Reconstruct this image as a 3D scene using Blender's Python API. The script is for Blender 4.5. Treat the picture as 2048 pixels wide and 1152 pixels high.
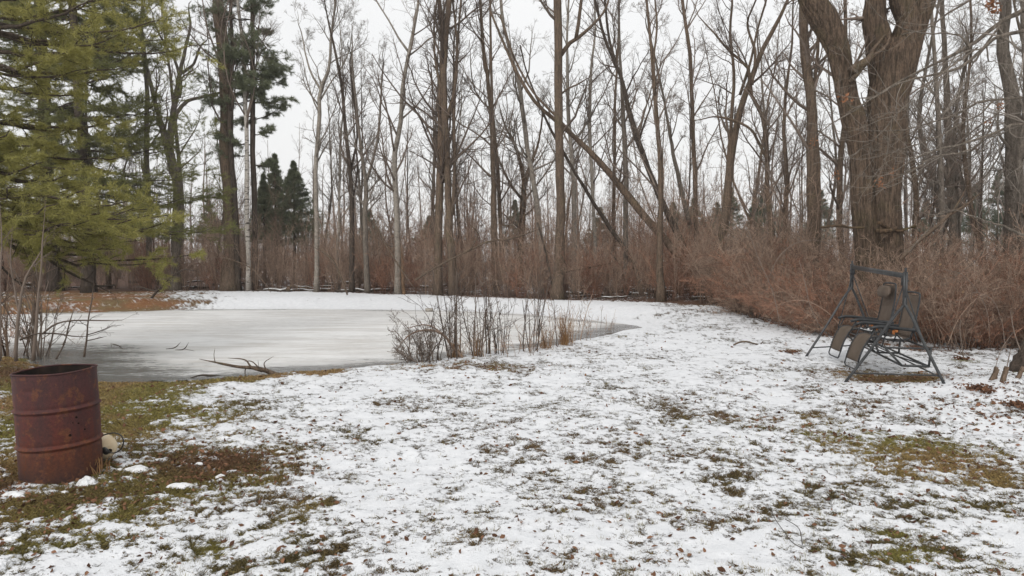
import bpy, math
import numpy as np
rad = math.radians
for o in list(bpy.data.objects): bpy.data.objects.remove(o)
SC = bpy.context.scene
COL = SC.collection
# ------------------------------------------------------------------ camera, world, sun, exposure
FPX, HY, CH = 1400.0, 510.0, 1.60          # focal length in px of a 2048 wide frame, horizon row, eye height
PITCH = math.atan((576-HY)/FPX)
cam = bpy.data.cameras.new('camera'); camo = bpy.data.objects.new('camera', cam); COL.objects.link(camo)
cam.sensor_width = 36; cam.lens = FPX/2048*36; cam.clip_start = .05; cam.clip_end = 600
camo.location = (0, 0, CH); camo.rotation_euler = (math.pi/2-PITCH, 0, 0)
SC.camera = camo
W = bpy.data.worlds.new('World'); SC.world = W; W.use_nodes = True
wn = W.node_tree.nodes; wl = W.node_tree.links; wn.clear()
sky = wn.new('ShaderNodeTexSky'); sky.sky_type = 'NISHITA'; sky.sun_disc = False
sky.sun_elevation = rad(42); sky.sun_rotation = rad(200); sky.air_density = 1.5; sky.dust_density = 4
mixw = wn.new('ShaderNodeMixRGB'); mixw.inputs[0].default_value = .93
tcw = wn.new('ShaderNodeTexCoord'); nzw = wn.new('ShaderNodeTexNoise'); nzw.inputs['Scale'].default_value = 1.6; nzw.inputs['Detail'].default_value = 4
rw = wn.new('ShaderNodeValToRGB'); rw.color_ramp.elements[0].position = .3; rw.color_ramp.elements[1].position = .7
rw.color_ramp.elements[0].color = (7.9, 7.95, 8.05, 1); rw.color_ramp.elements[1].color = (8.9, 8.88, 8.85, 1)
bgw = wn.new('ShaderNodeBackground'); bgw.inputs[1].default_value = .1
ow = wn.new('ShaderNodeOutputWorld')
wl.new(tcw.outputs['Generated'], nzw.inputs['Vector']); wl.new(nzw.outputs['Fac'], rw.inputs[0])
wl.new(sky.outputs[0], mixw.inputs[1]); wl.new(rw.outputs[0], mixw.inputs[2])
wl.new(mixw.outputs[0], bgw.inputs[0]); wl.new(bgw.outputs[0], ow.inputs[0])
sl = bpy.data.lights.new('sun', 'SUN'); sl.energy = 1.2; sl.angle = rad(25); sl.color = (1, .97, .93)
so = bpy.data.objects.new('sun', sl); COL.objects.link(so); so.rotation_euler = (rad(48), 0, rad(-20))
so.location = (0, 0, 30)
SC.view_settings.view_transform = 'Standard'; SC.view_settings.look = 'None'
SC.view_settings.exposure = .24; SC.view_settings.gamma = 1
SC.render.resolution_x = 1024; SC.render.resolution_y = 576
SC.render.engine = 'CYCLES'
try: SC.cycles.max_bounces = 6; SC.cycles.diffuse_bounces = 3
except Exception: pass
RNG = np.random.default_rng(7)

# ------------------------------------------------------------------ geometry of the view
def P(px, py, D):                              # the point seen at (px,py) at distance D along y
    X = (px-1024)/FPX; Y = (576-py)/FPX
    d = np.array([X, math.cos(PITCH)+Y*math.sin(PITCH), -math.sin(PITCH)+Y*math.cos(PITCH)])
    return np.array([0, 0, CH]) + d*(D/d[1])
def PZ(px, py, z):
    X = (px-1024)/FPX; Y = (576-py)/FPX
    d = np.array([X, math.cos(PITCH)+Y*math.sin(PITCH), -math.sin(PITCH)+Y*math.cos(PITCH)])
    return np.array([0, 0, CH]) + d*((z-CH)/d[2])

# ------------------------------------------------------------------ value noise
_perm = np.random.default_rng(3).random(4096)
def vn(x, y, seed=0):
    xi = np.floor(x).astype(np.int64); yi = np.floor(y).astype(np.int64)
    fx = x-xi; fy = y-yi; fx = fx*fx*(3-2*fx); fy = fy*fy*(3-2*fy)
    def h(a, b): return _perm[((a*73856093) ^ (b*19349663) ^ (seed*83492791)) & 4095]
    return (h(xi, yi)*(1-fx)+h(xi+1, yi)*fx)*(1-fy)+(h(xi, yi+1)*(1-fx)+h(xi+1, yi+1)*fx)*fy
def fbm(x, y, o=3, seed=0):
    s = 0; a = .5; t = 0
    for k in range(o):
        s = s+a*vn(x*2**k+k*17.3, y*2**k+k*9.1, seed+k); t += a; a *= .5
    return s/t
def sst(a, b, v):
    t = np.clip((v-a)/(b-a), 0, 1); return t*t*(3-2*t)

# ------------------------------------------------------------------ terrain
ICE = -.2
_sh = [(-500,735),(-250,722),(0,712),(60,716),(110,735),(150,762),(200,767),(290,769),(380,769),(500,760),(600,752),(700,744),(800,736),(860,724),(920,716),(1000,711),(1060,702),(1110,692),(1150,686),(1200,672),(1240,662),(1264,655),
       (1240,650),(1200,645),(1150,640),(1100,635),(1040,630),(960,625),(840,622),(700,620),(560,619),(400,620),(250,625),(100,628),(0,631),(-250,636),(-600,650)]
SHORE = np.array([PZ(a, b, ICE)[:2] for a, b in _sh])
NEARSHORE = SHORE[:22]
def seg_dist(x, y, poly, closed=True):
    d = np.full(x.shape, 1e9); n = len(poly)
    for i in range(n if closed else n-1):
        a = poly[i]; b = poly[(i+1) % n]; e = b-a; L = e@e
        t = np.clip(((x-a[0])*e[0]+(y-a[1])*e[1])/L, 0, 1)
        d = np.minimum(d, np.hypot(x-a[0]-t*e[0], y-a[1]-t*e[1]))
    return d
def inside(x, y, poly):
    c = np.zeros(x.shape, bool); n = len(poly)
    for i in range(n):
        x1, y1 = poly[i]; x2, y2 = poly[(i+1) % n]
        if y1 == y2: continue
        m = ((y1 > y) != (y2 > y)) & (x < (x2-x1)*(y-y1)/(y2-y1)+x1)
        c ^= m
    return c
_edge = np.array([(-1400,585),(-400,588),(0,590),(200,586),(450,586),(700,590),(900,598),(1100,604),(1300,610),(1430,617),(1500,640),(1600,664),(1700,684),(1800,697),(1900,704),(2048,700),(2300,720),(3000,740)], float)
_edD = CH*FPX/(_edge[:, 1]-HY)
def edge(px): return np.interp(px, _edge[:, 0], _edD)
def hgt(x, y):
    x = np.asarray(x, float); y = np.asarray(y, float)
    sd = seg_dist(x, y, SHORE); ins = inside(x, y, SHORE)
    sd = np.where(ins, -sd, sd)+(vn(x*3, y*3, 5)-.5)*.12*(np.abs(sd) < 1)+(vn(x*11, y*11, 6)-.5)*.05
    far = sst(14, 20, y)
    z = np.where(sd > 0, -.21+.21*sst(0, .9+1.6*far, sd)+far*.1*sst(.3, 2.4, sd), -.21-.3*sst(0, 1.2, -sd))
    out = sst(.2, 1.2, sd)
    z = z+out*((fbm(x*.35, y*.35, 2, 11)-.5)*.10+(fbm(x*1.3, y*1.3, 2, 12)-.5)*.05)
    z = z+out*(fbm(x*6, y*6, 3, 13)-.5)*.035
    mx, my = MOUND; z = z+.26*np.exp(-(((x-mx)/1.3)**2+((y-my)/1.1)**2))
    a, b = BRUSHP; z = z-.05*np.exp(-(((x-a)/.9)**2+((y-b)/.7)**2))
    return z
MOUND = PZ(2150, 790, 0)[:2]; BRUSHP = PZ(1760, 748, 0)[:2]
def hz(x, y): return float(hgt(np.array([x]), np.array([y]))[0])
def G(px, py):                                 # the ground point seen at a pixel
    z = 0.
    for _ in range(6):
        p = PZ(px, py, z); z = hz(p[0], p[1])
    return np.array([p[0], p[1], z])
def GD(px, D):
    x = (px-1024)/FPX*D; return np.array([x, D, hz(x, D)])

# ------------------------------------------------------------------ mesh accumulation
class MB:
    def __init__(s): s.v = []; s.q = []; s.t = []; s.n = 0
    def add(s, v, q=None, t=None):
        v = np.asarray(v, float).reshape(-1, 3)
        if q is not None and len(q): s.q.append(np.asarray(q, np.int64).reshape(-1, 4)+s.n)
        if t is not None and len(t): s.t.append(np.asarray(t, np.int64).reshape(-1, 3)+s.n)
        s.v.append(v); s.n += len(v); return s
    def tubes(s, pl, rd, sides=3):
        pl = np.asarray(pl, float); rd = np.asarray(rd, float)
        if pl.ndim == 2: pl = pl[None]; rd = rd[None]
        N, K, _ = pl.shape
        t = np.gradient(pl, axis=1); t /= np.linalg.norm(t, axis=2, keepdims=True)+1e-9
        m = np.abs(t).mean(1); ref = np.zeros((N, 3)); ref[np.arange(N), m.argmin(1)] = 1
        n1 = np.cross(t, ref[:, None, :]); n1 /= np.linalg.norm(n1, axis=2, keepdims=True)+1e-9
        n2 = np.cross(t, n1)
        a = np.arange(sides)*2*math.pi/sides
        r = rd if rd.ndim == 3 else rd[:, :, None]
        v = pl[:, :, None, :]+(n1[:, :, None, :]*np.cos(a)[:, None]+n2[:, :, None, :]*np.sin(a)[:, None])*r[..., None]
        i = np.arange(N)[:, None, None]; k = np.arange(K-1)[None, :, None]; j = np.arange(sides)[None, None, :]
        b = i*K*sides+k*sides; j2 = (j+1) % sides
        q = np.stack([b+j, b+j2, b+sides+j2, b+sides+j], -1).reshape(-1, 4)
        s.add(v.reshape(-1, 3), q)
        if sides > 3:                          # end caps
            for e, off in ((0, 0), (1, (K-1)*sides)):
                c = s.n; s.add(pl[:, 0 if e == 0 else -1])
                base = (c-N*K*sides) if e == 0 else (c-N*K*sides-N)
                ii = base+np.arange(N)[:, None]*K*sides+off
                jj = np.arange(sides)[None]; j3 = (jj+1) % sides
                cc = np.repeat(c+np.arange(N)[:, None], sides, 1)
                s.t.append(np.stack([cc, ii+(j3 if e == 0 else jj), ii+(jj if e == 0 else j3)], -1).reshape(-1, 3))
        return s
    def bar(s, a, b, r, sides=10): return s.tubes(np.array([[a, b]]), np.array([[r, r]]), sides)
    def path(s, pts, r, sides=10):
        pts = np.array(pts, float); rr = np.full(len(pts), r) if np.isscalar(r) else np.array(r, float)
        return s.tubes(pts, rr, sides)
    def box(s, c, ax, h):                      # centre, three axes (rows), half sizes
        c = np.array(c); ax = np.array(ax, float); vs = []
        for i in (-1, 1):
            for j in (-1, 1):
                for k in (-1, 1): vs.append(c+ax[0]*h[0]*i+ax[1]*h[1]*j+ax[2]*h[2]*k)
        return s.add(vs, [(0,1,3,2),(4,6,7,5),(0,4,5,1),(2,3,7,6),(0,2,6,4),(1,5,7,3)])
    def sheet(s, rows, th):                    # rows: (R,C,3) grid of a surface, thickened
        rows = np.array(rows, float); R, C, _ = rows.shape
        du = np.gradient(rows, axis=1); dv = np.gradient(rows, axis=0)
        n = np.cross(du, dv); n /= np.linalg.norm(n, axis=2, keepdims=True)+1e-9
        v = np.concatenate([(rows+n*th/2).reshape(-1, 3), (rows-n*th/2).reshape(-1, 3)]); q = []
        M = R*C
        for i in range(R-1):
            for j in range(C-1):
                a = i*C+j; q.append((a, a+1, a+C+1, a+C)); q.append((M+a, M+a+C, M+a+C+1, M+a+1))
        for j in range(C-1):
            q.append((j, M+j, M+j+1, j+1)); a = (R-1)*C+j; q.append((a, a+1, M+a+1, M+a))
        for i in range(R-1):
            a = i*C; q.append((a, a+C, M+a+C, M+a)); a = i*C+C-1; q.append((a, M+a, M+a+C, a+C))
        return s.add(v, q)
    def lathe(s, prof, c, ax=None, seg=48):
        ax = np.eye(3) if ax is None else np.array(ax); prof = np.array(prof, float); K = len(prof)
        a = np.arange(seg)*2*math.pi/seg
        v = np.array(c)+(prof[:, 0, None, None]*(np.cos(a)[None, :, None]*ax[0]+np.sin(a)[None, :, None]*ax[1])+prof[:, 1, None, None]*ax[2])
        q = [(k*seg+j, k*seg+(j+1) % seg, (k+1)*seg+(j+1) % seg, (k+1)*seg+j) for k in range(K-1) for j in range(seg)]
        return s.add(v.reshape(-1, 3), q)
    def build(s, name, mat, parent=None, smooth=True, origin=None, kind=None):
        v = np.concatenate(s.v)
        if parent is not None: v = v-np.array(parent.location)
        elif origin is not None: v = v-np.array(origin)
        q = np.concatenate(s.q) if s.q else np.zeros((0, 4), np.int64)
        t = np.concatenate(s.t) if s.t else np.zeros((0, 3), np.int64)
        me = bpy.data.meshes.new(name); me.vertices.add(len(v)); me.vertices.foreach_set('co', v.astype(np.float32).ravel())
        nl = len(q)*4+len(t)*3; me.loops.add(nl); me.loops.foreach_set('vertex_index', np.concatenate([q.ravel(), t.ravel()]).astype(np.int32))
        me.polygons.add(len(q)+len(t))
        me.polygons.foreach_set('loop_start', np.concatenate([np.arange(len(q))*4, len(q)*4+np.arange(len(t))*3]).astype(np.int32))
        me.update(calc_edges=True); me.validate()
        me.polygons.foreach_set('use_smooth', np.full(len(me.polygons), smooth))
        me.materials.append(mat)
        o = bpy.data.objects.new(name, me); COL.objects.link(o)
        if parent is not None: o.parent = parent
        elif origin is not None: o.location = origin
        if kind: o['kind'] = kind
        return o
def tag(o, label, cat, group=None):
    o['label'] = label; o['category'] = cat
    if group: o['group'] = group
    return o
def thing(name, label, cat, loc, group=None):
    o = bpy.data.objects.new(name, None); COL.objects.link(o); o.location = tuple(float(c) for c in loc)
    o.empty_display_size = .2
    return tag(o, label, cat, group)
def copy_thing(src, loc, rz, sc, label=None, group=None):
    r = src.copy(); COL.objects.link(r); r.location = tuple(loc); r.rotation_euler = (0, 0, rz); r.scale = (sc, sc, sc)
    if label: r['label'] = label
    if group: r['group'] = group
    for ch in list(src.children):
        c = ch.copy(); COL.objects.link(c); c.parent = r
    return r

# ------------------------------------------------------------------ materials
def newmat(name, rough=.9, spec=.2):
    m = bpy.data.materials.new(name); m.use_nodes = True
    b = m.node_tree.nodes['Principled BSDF']; b.inputs['Roughness'].default_value = rough
    b.inputs['Specular IOR Level'].default_value = spec
    return m, m.node_tree.nodes, m.node_tree.links, b
def noise_node(N, L, vec, scale, detail=3, rough=.55):
    n = N.new('ShaderNodeTexNoise'); n.inputs['Scale'].default_value = scale; n.inputs['Detail'].default_value = detail
    n.inputs['Roughness'].default_value = rough; L.new(vec, n.inputs['Vector']); return n.outputs['Fac']
def ramp(N, L, fac, stops):
    r = N.new('ShaderNodeValToRGB'); e = r.color_ramp.elements
    while len(e) < len(stops): e.new(.5)
    for i, (p, c) in enumerate(stops): e[i].position = p; e[i].color = (c[0], c[1], c[2], 1) if not np.isscalar(c) else (c, c, c, 1)
    L.new(fac, r.inputs[0]); return r.outputs[0]
def mth(N, L, op, a, b=None, clamp=False):
    m = N.new('ShaderNodeMath'); m.operation = op; m.use_clamp = clamp
    for i, v in enumerate((a, b)):
        if v is None: continue
        if isinstance(v, (int, float)): m.inputs[i].default_value = v
        else: L.new(v, m.inputs[i])
    return m.outputs[0]
def mixc(N, L, f, a, b, mode='MIX'):
    m = N.new('ShaderNodeMixRGB'); m.blend_type = mode
    for i, v in enumerate((f, a, b)):
        if isinstance(v, (int, float)): m.inputs[i].default_value = v
        elif isinstance(v, tuple): m.inputs[i].default_value = (*v, 1)
        else: L.new(v, m.inputs[i])
    return m.outputs[0]
def objvec(N, L, scale=(1, 1, 1)):
    tc = N.new('ShaderNodeTexCoord'); mp = N.new('ShaderNodeMapping'); mp.inputs['Scale'].default_value = scale
    L.new(tc.outputs['Object'], mp.inputs['Vector']); return mp.outputs[0]
def bump(N, L, b, h, strength, dist):
    bn = N.new('ShaderNodeBump'); bn.inputs['Strength'].default_value = strength; bn.inputs['Distance'].default_value = dist
    L.new(h, bn.inputs['Height']); L.new(bn.outputs[0], b.inputs['Normal'])
def bark(name, c, dark=.45, light=1.5, zs=2.2, xs=16, moss=0, birch=False, bd=.02):
    m, N, L, b = newmat(name, .95, .1)
    v = objvec(N, L, (xs, xs, zs)); v2 = objvec(N, L)
    n1 = noise_node(N, L, v, 1.2, 4, .65); n2 = noise_node(N, L, v2, 1.3, 3)
    C = np.array(c)
    col = ramp(N, L, n1, [(.36, tuple(C*dark)), (.49, tuple(C)), (.64, tuple(C*light))])
    oi = N.new('ShaderNodeObjectInfo')
    col = mixc(N, L, mth(N, L, 'MULTIPLY', oi.outputs['Random'], .35), col, tuple(C*np.array([.75, .8, .85])))
    col = mixc(N, L, mth(N, L, 'MULTIPLY', n2, .55), col, tuple(np.array([.165, .140, .112])*(C.mean()/.12)))
    if moss:
        f = ramp(N, L, noise_node(N, L, v2, 2.6, 3), [(.55, 0.), (.66, 1.)])
        col = mixc(N, L, mth(N, L, 'MULTIPLY', f, moss), col, (.13, .12, .035))
    if birch:
        vb = objvec(N, L, (3, 3, 14)); f = ramp(N, L, noise_node(N, L, vb, 1., 3), [(.57, 0.), (.64, 1.)])
        col = mixc(N, L, f, col, (.06, .05, .045))
    L.new(col, b.inputs['Base Color']); n3 = noise_node(N, L, objvec(N, L, (xs*2.6, xs*2.6, zs*5)), 1.4, 3, .7); bump(N, L, b, mth(N, L, 'ADD', n1, mth(N, L, 'MULTIPLY', n3, .45)), 1., bd*1.5)
    col = mixc(N, L, 1., col, ramp(N, L, n3, [(.34, .62), (.5, 1.), (.66, 1.3)]), 'MULTIPLY'); L.new(col, b.inputs['Base Color'])
    return m
M = {}
M['bark'] = bark('bark_brown', (.135, .092, .064), moss=.15)
M['bark_grey'] = bark('bark_grey', (.155, .130, .108), xs=12, zs=3)
M['bark_dark'] = bark('bark_dark', (.075, .056, .044))
M['bark_big'] = bark('bark_furrowed', (.125, .084, .058), dark=.30, light=1.7, xs=20, zs=2.4, moss=.12, bd=.05)
M['bark_pale'] = bark('bark_pale', (.26, .235, .205), dark=.6, light=1.3, xs=6, zs=5)
M['bark_birch'] = bark('bark_birch', (.42, .40, .37), dark=.75, light=1.25, xs=4, zs=6, birch=True)
M['bark_moss'] = bark('bark_mossy', (.10, .062, .036), moss=.35)
def flatvar(name, a, b_, sc=1.5, rough=.9, transl=0):
    m, N, L, b = newmat(name, rough, .15); v = objvec(N, L)
    geo = N.new('ShaderNodeNewGeometry')
    n = noise_node(N, L, v, sc, 3)
    f = mth(N, L, 'ADD', mth(N, L, 'MULTIPLY', n, .75), mth(N, L, 'MULTIPLY', geo.outputs['Random Per Island'], .45))
    L.new(ramp(N, L, f, [(.32, a), (.82, b_)]), b.inputs['Base Color'])
    if transl:
        t = N.new('ShaderNodeBsdfTranslucent'); t.inputs[0].default_value = (*[c*1.3 for c in b_], 1)
        mx = N.new('ShaderNodeMixShader'); mx.inputs[0].default_value = transl
        out = N['Material Output'] if 'Material Output' in N else N.get('Material Output')
        L.new(b.outputs[0], mx.inputs[1]); L.new(t.outputs[0], mx.inputs[2]); L.new(mx.outputs[0], out.inputs[0])
    return m
M['twig'] = flatvar('twig_brown', (.105, .078, .062), (.25, .20, .165), .6)
M['twig_dark'] = flatvar('twig_dark', (.065, .048, .040), (.16, .125, .10), .6)
M['twig_grey'] = flatvar('twig_grey', (.12, .10, .08), (.27, .235, .20), .6)
M['brush'] = flatvar('brush_brown', (.085, .056, .042), (.50, .36, .27), .5)
M['brush_red'] = flatvar('brush_red', (.085, .042, .030), (.46, .25, .165), .8)
M['needle'] = flatvar('needles_yellowgreen', (.10, .108, .032), (.40, .37, .125), .9, .7, .35)
M['needle_mid'] = flatvar('needles_midgreen', (.060, .075, .028), (.24, .24, .085), .8, .7, .3)
M['needle_dark'] = flatvar('needles_darkgreen', (.08, .098, .06), (.23, .25, .15), .8, .7, .2)
M['needle_far'] = flatvar('needles_far', (.075, .09, .06), (.17, .19, .12), .6, .8, .2)
M['leaf'] = flatvar('leaf_brown', (.055, .027, .017), (.23, .12, .07), 5)
M['leaf_rust'] = flatvar('leaf_rust', (.15, .065, .03), (.32, .155, .085), 8, .8, .1)
M['grass'] = flatvar('grass_blades', (.09, .08, .026), (.30, .25, .10), 1.2, .9, .15)
gm_, gN, gL, gb = newmat('grass_tinted', .9, .15); ga = gN.new('ShaderNodeAttribute'); ga.attribute_name = 'tint'
gg = gN.new('ShaderNodeNewGeometry'); gL.new(mixc(gN, gL, 1., ga.outputs['Color'], ramp(gN, gL, gg.outputs['Random Per Island'], [(.0, (.75, .75, .75)), (1., (1.5, 1.45, 1.3))]), 'MULTIPLY'), gb.inputs['Base Color']); M['grass_tinted'] = gm_
M['straw'] = flatvar('dry_grass', (.18, .09, .04), (.42, .26, .13), 2)

# ------------------------------------------------------------------ ground with melting snow
def ell(x, y, px, py, rx, ry, s):
    c = PZ(px, py, 0); D = c[1]; ax = rx*D/FPX; ay = ry*D*D/(CH*FPX)
    return s*np.exp(-(((x-c[0])/ax)**2+((y-c[1])/ay)**2)*1.2)
BARE = [(120,860,187,66,0.38),(330,850,176,49,0.34),(430,915,187,55,0.36),(330,960,220,55,0.38),(80,1010,187,44,0.40),(250,1060,150,40,.16),(60,1100,110,50,.14),(430,1090,60,40,.22),(560,1060,60,30,.16),
        (760,800,200,20,.06),(230,790,176,27,0.46),(120,800,198,44,0.40),(620,1010,60,30,.22),(930,1080,50,30,.14),
        (1720,880,130,26,.28),(1640,835,110,26,.16),(1880,900,190,34,.34),(1790,935,130,30,.20),(1960,960,130,26,.26),(1820,1120,90,24,.36),(1790,1075,50,14,.28),(1900,1010,160,30,.10),
        (1700,960,110,30,.08),(1500,840,140,36,.10),(1250,830,180,50,.05),(1400,900,120,40,.06),(1760,752,105,17,.62),(1835,762,60,9,.3),(1580,706,22,5,.5),(1930,722,22,5,.5),
        (990,735,140,9,.36),(1180,715,120,12,.12),(1330,640,90,14,.06),(1400,615,80,8,.22),(1250,740,200,25,.05),(1080,780,120,18,.08),
        (1390,700,150,60,-.07),(640,840,180,40,-.10),(880,980,200,60,-.08),(1260,960,160,50,-.07),(1450,1090,200,40,-.08),(1150,660,60,20,-.1),(2000,1060,140,30,-.08),(0,960,120,50,.3),(60,740,90,20,.5),(1560,1130,60,24,.14),(1350,1100,80,24,.10)]
BROWN = [(430,925,200,45,1.),(170,990,230,40,.5),(60,735,120,30,1.),(1770,758,110,14,.8),(1000,735,150,9,.8),(1960,800,180,50,1.),(560,880,60,30,.5),(20,980,80,60,.9),(1400,615,120,12,.6)]
def bare_fn(x, y):
    """how far the snow has gone: > 0 bare, < 0 snow"""
    D = np.hypot(x, y)
    px = 1024+FPX*x/np.maximum(y, .5)
    n = .19*fbm(x*1.1, y*1.1, 2, 21)+.24*fbm(x*4.2, y*4.2, 2, 22)+.20*fbm(x*11, y*13, 2, 23)+.35*fbm(x*24, y*30, 2, 24)
    c = np.zeros(x.shape)
    for b in BARE: c = c+ell(x, y, *b)
    sdn = seg_dist(x, y, NEARSHORE, False)
    bw = np.interp(px, [200, 500, 700, 900], [1.45, 1.3, .8, .45]); c = c+.62*(1-sst(.75, 1.1, (sdn+(fbm(x*2, y*2, 2, 4)-.5)*.8)/bw))*(px < 900)*(y < 14)+.22*(1-sst(.1, .6, sdn))*(px >= 900)*(y < 15)
    fr = sst(-.6, .5, D-edge(px)*np.hypot(1, (px-1024)/FPX))*(y > 2)
    left_bank = (1-sst(300, 470, px+(fbm(x, y, 2, 9)-.5)*160))*(y > 18)
    c = c+.45*fr*(px < 1480)+.30*fr*(px >= 1480)+.5*left_bank
    far_snow = (y > 14)*(1-fr)*sst(380, 560, px)*(1-sst(1230, 1360, px))
    c = c-.35*far_snow
    n = n+.16*(vn(x*57, y*71, 25)-.5)
    return (n-.5)*2.25+c*1.05-.235, fr, left_bank
def tint_fn(xs, ys, fr, lb):
    br = np.zeros(len(xs))
    for e in BROWN: br = np.maximum(br, ell(xs, ys, *e))
    br = np.clip(np.maximum(br, fr), 0, 1)[:, None]; lb = lb[:, None]
    green = np.array([.165, .150, .050]); brown = np.array([.115, .070, .045]); ow_ = sst(.35, .65, fbm(xs*1.2, ys*2.2, 3, 71))[:, None]; orange = np.array([.215, .112, .045])*(1-ow_)+np.array([.165, .125, .055])*ow_
    dry = np.array([.22, .155, .075]); w = sst(.35, .65, fbm(xs*.8, ys*.8, 3, 31))[:, None]
    t = green*(1-w)+dry*w; cc = sum(ell(xs, ys, *e) for e in BARE if e[4] > 0); sp = (1-sst(.04, .26, cc+.5*(seg_dist(xs, ys, NEARSHORE, False) < 1.4)))[:, None]*.75; t = t*(1-sp)+np.array([.075, .056, .036])*sp; t = t*(1-br)+brown*br
    lb = lb*(1-fr[:, None]); t = t*(1-lb)+orange*lb
    return t
def build_ground():
    rr = np.concatenate([np.geomspace(.35, 2.7, 14)[:-1], np.geomspace(2.7, 13, 400)[:-1], np.geomspace(13, 34, 120)[:-1], np.geomspace(34, 145, 36)])
    aa = np.concatenate([np.linspace(-42, 42, 760), np.linspace(42, 318, 90)[1:-1]])
    A, R = np.meshgrid(np.radians(aa), rr); x = R*np.sin(A); y = R*np.cos(A)
    z = hgt(x.ravel(), y.ravel()).reshape(x.shape)
    b, fr, lb = bare_fn(x.ravel(), y.ravel())
    b2 = b.reshape(x.shape)
    z = z-.018*sst(-.08, .06, b2)*(z > -.19)
    nr, na = x.shape
    k = np.arange(nr-1)[:, None]; j = np.arange(na)[None]; j2 = (j+1) % na
    q = np.stack([k*na+j, k*na+j2, (k+1)*na+j2, (k+1)*na+j], -1).reshape(-1, 4)
    q = q[:, ::-1]
    mb = MB(); V = np.stack([x, y, z], -1).reshape(-1, 3); mb.add(V, q)
    c = mb.n; mb.add([[0, 0, hz(0, 0)]]); j = np.arange(na); mb.t.append(np.stack([np.full(na, c), (j+1) % na, j], -1)[:, ::-1])
    m, N, L, bs = newmat('snowy_ground', .85, .25)
    v = objvec(N, L)
    ab = N.new('ShaderNodeAttribute'); ab.attribute_name = 'bare'
    at = N.new('ShaderNodeAttribute'); at.attribute_name = 'tint'
    aw = N.new('ShaderNodeAttribute'); aw.attribute_name = 'forest'
    f1 = noise_node(N, L, v, 42, 4, .75); f2 = noise_node(N, L, v, 120, 3, .7); f3 = noise_node(N, L, v, 9, 3)
    fine = mth(N, L, 'ADD', mth(N, L, 'MULTIPLY', mth(N, L, 'SUBTRACT', f1, .5), 1.25), mth(N, L, 'MULTIPLY', mth(N, L, 'SUBTRACT', f2, .5), 1.05))
    val = mth(N, L, 'ADD', ab.outputs['Fac'], fine)
    mask = ramp(N, L, mth(N, L, 'ADD', val, .5), [(.47, 0.), (.54, 1.)])
    thin = ramp(N, L, mth(N, L, 'ADD', val, .5), [(.34, 0.), (.49, 1.)])
    snow = mixc(N, L, ramp(N, L, f3, [(.3, 0.), (.7, 1.)]), (.80, .81, .825), (.71, .725, .745))
    snow = mixc(N, L, mth(N, L, 'MULTIPLY', thin, .45), snow, (.50, .49, .45))
    g1 = noise_node(N, L, v, 7, 4, .7); g2 = noise_node(N, L, v, 60, 3, .7); g3 = noise_node(N, L, v, 170, 2)
    ground = mixc(N, L, ramp(N, L, g1, [(.38, 0.), (.62, 1.)]), at.outputs['Color'], mixc(N, L, 1., at.outputs['Color'], (.75, .55, .55), 'MULTIPLY'))
    ground = mixc(N, L, 1., ground, ramp(N, L, mth(N, L, 'ADD', mth(N, L, 'MULTIPLY', g2, .6), mth(N, L, 'MULTIPLY', g3, .4)), [(.34, .28), (.5, 1.), (.66, 1.9)]), 'MULTIPLY')
    L.new(mixc(N, L, mask, snow, ground), bs.inputs['Base Color'])
    h = mth(N, L, 'ADD', mth(N, L, 'MULTIPLY', mth(N, L, 'SUBTRACT', 1., thin), .8), mth(N, L, 'MULTIPLY', g2, .5))
    h = mth(N, L, 'ADD', h, mth(N, L, 'MULTIPLY', f1, .5))
    bump(N, L, bs, h, .8, .02)
    o = mb.build('ground', m, kind='structure')
    me = o.data
    def pad(a): return np.concatenate([a, [a[:1].mean()]]).astype(np.float32)
    me.attributes.new('bare', 'FLOAT', 'POINT').data.foreach_set('value', pad(b))
    me.attributes.new('forest', 'FLOAT', 'POINT').data.foreach_set('value', pad(fr))
    t = tint_fn(V[:, 0], V[:, 1], fr, lb)
    t = np.concatenate([t, t[:1]]); t = np.concatenate([t, np.ones((len(t), 1))], 1)
    me.attributes.new('tint', 'FLOAT_COLOR', 'POINT').data.foreach_set('color', t.astype(np.float32).ravel())
build_ground()

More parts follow.
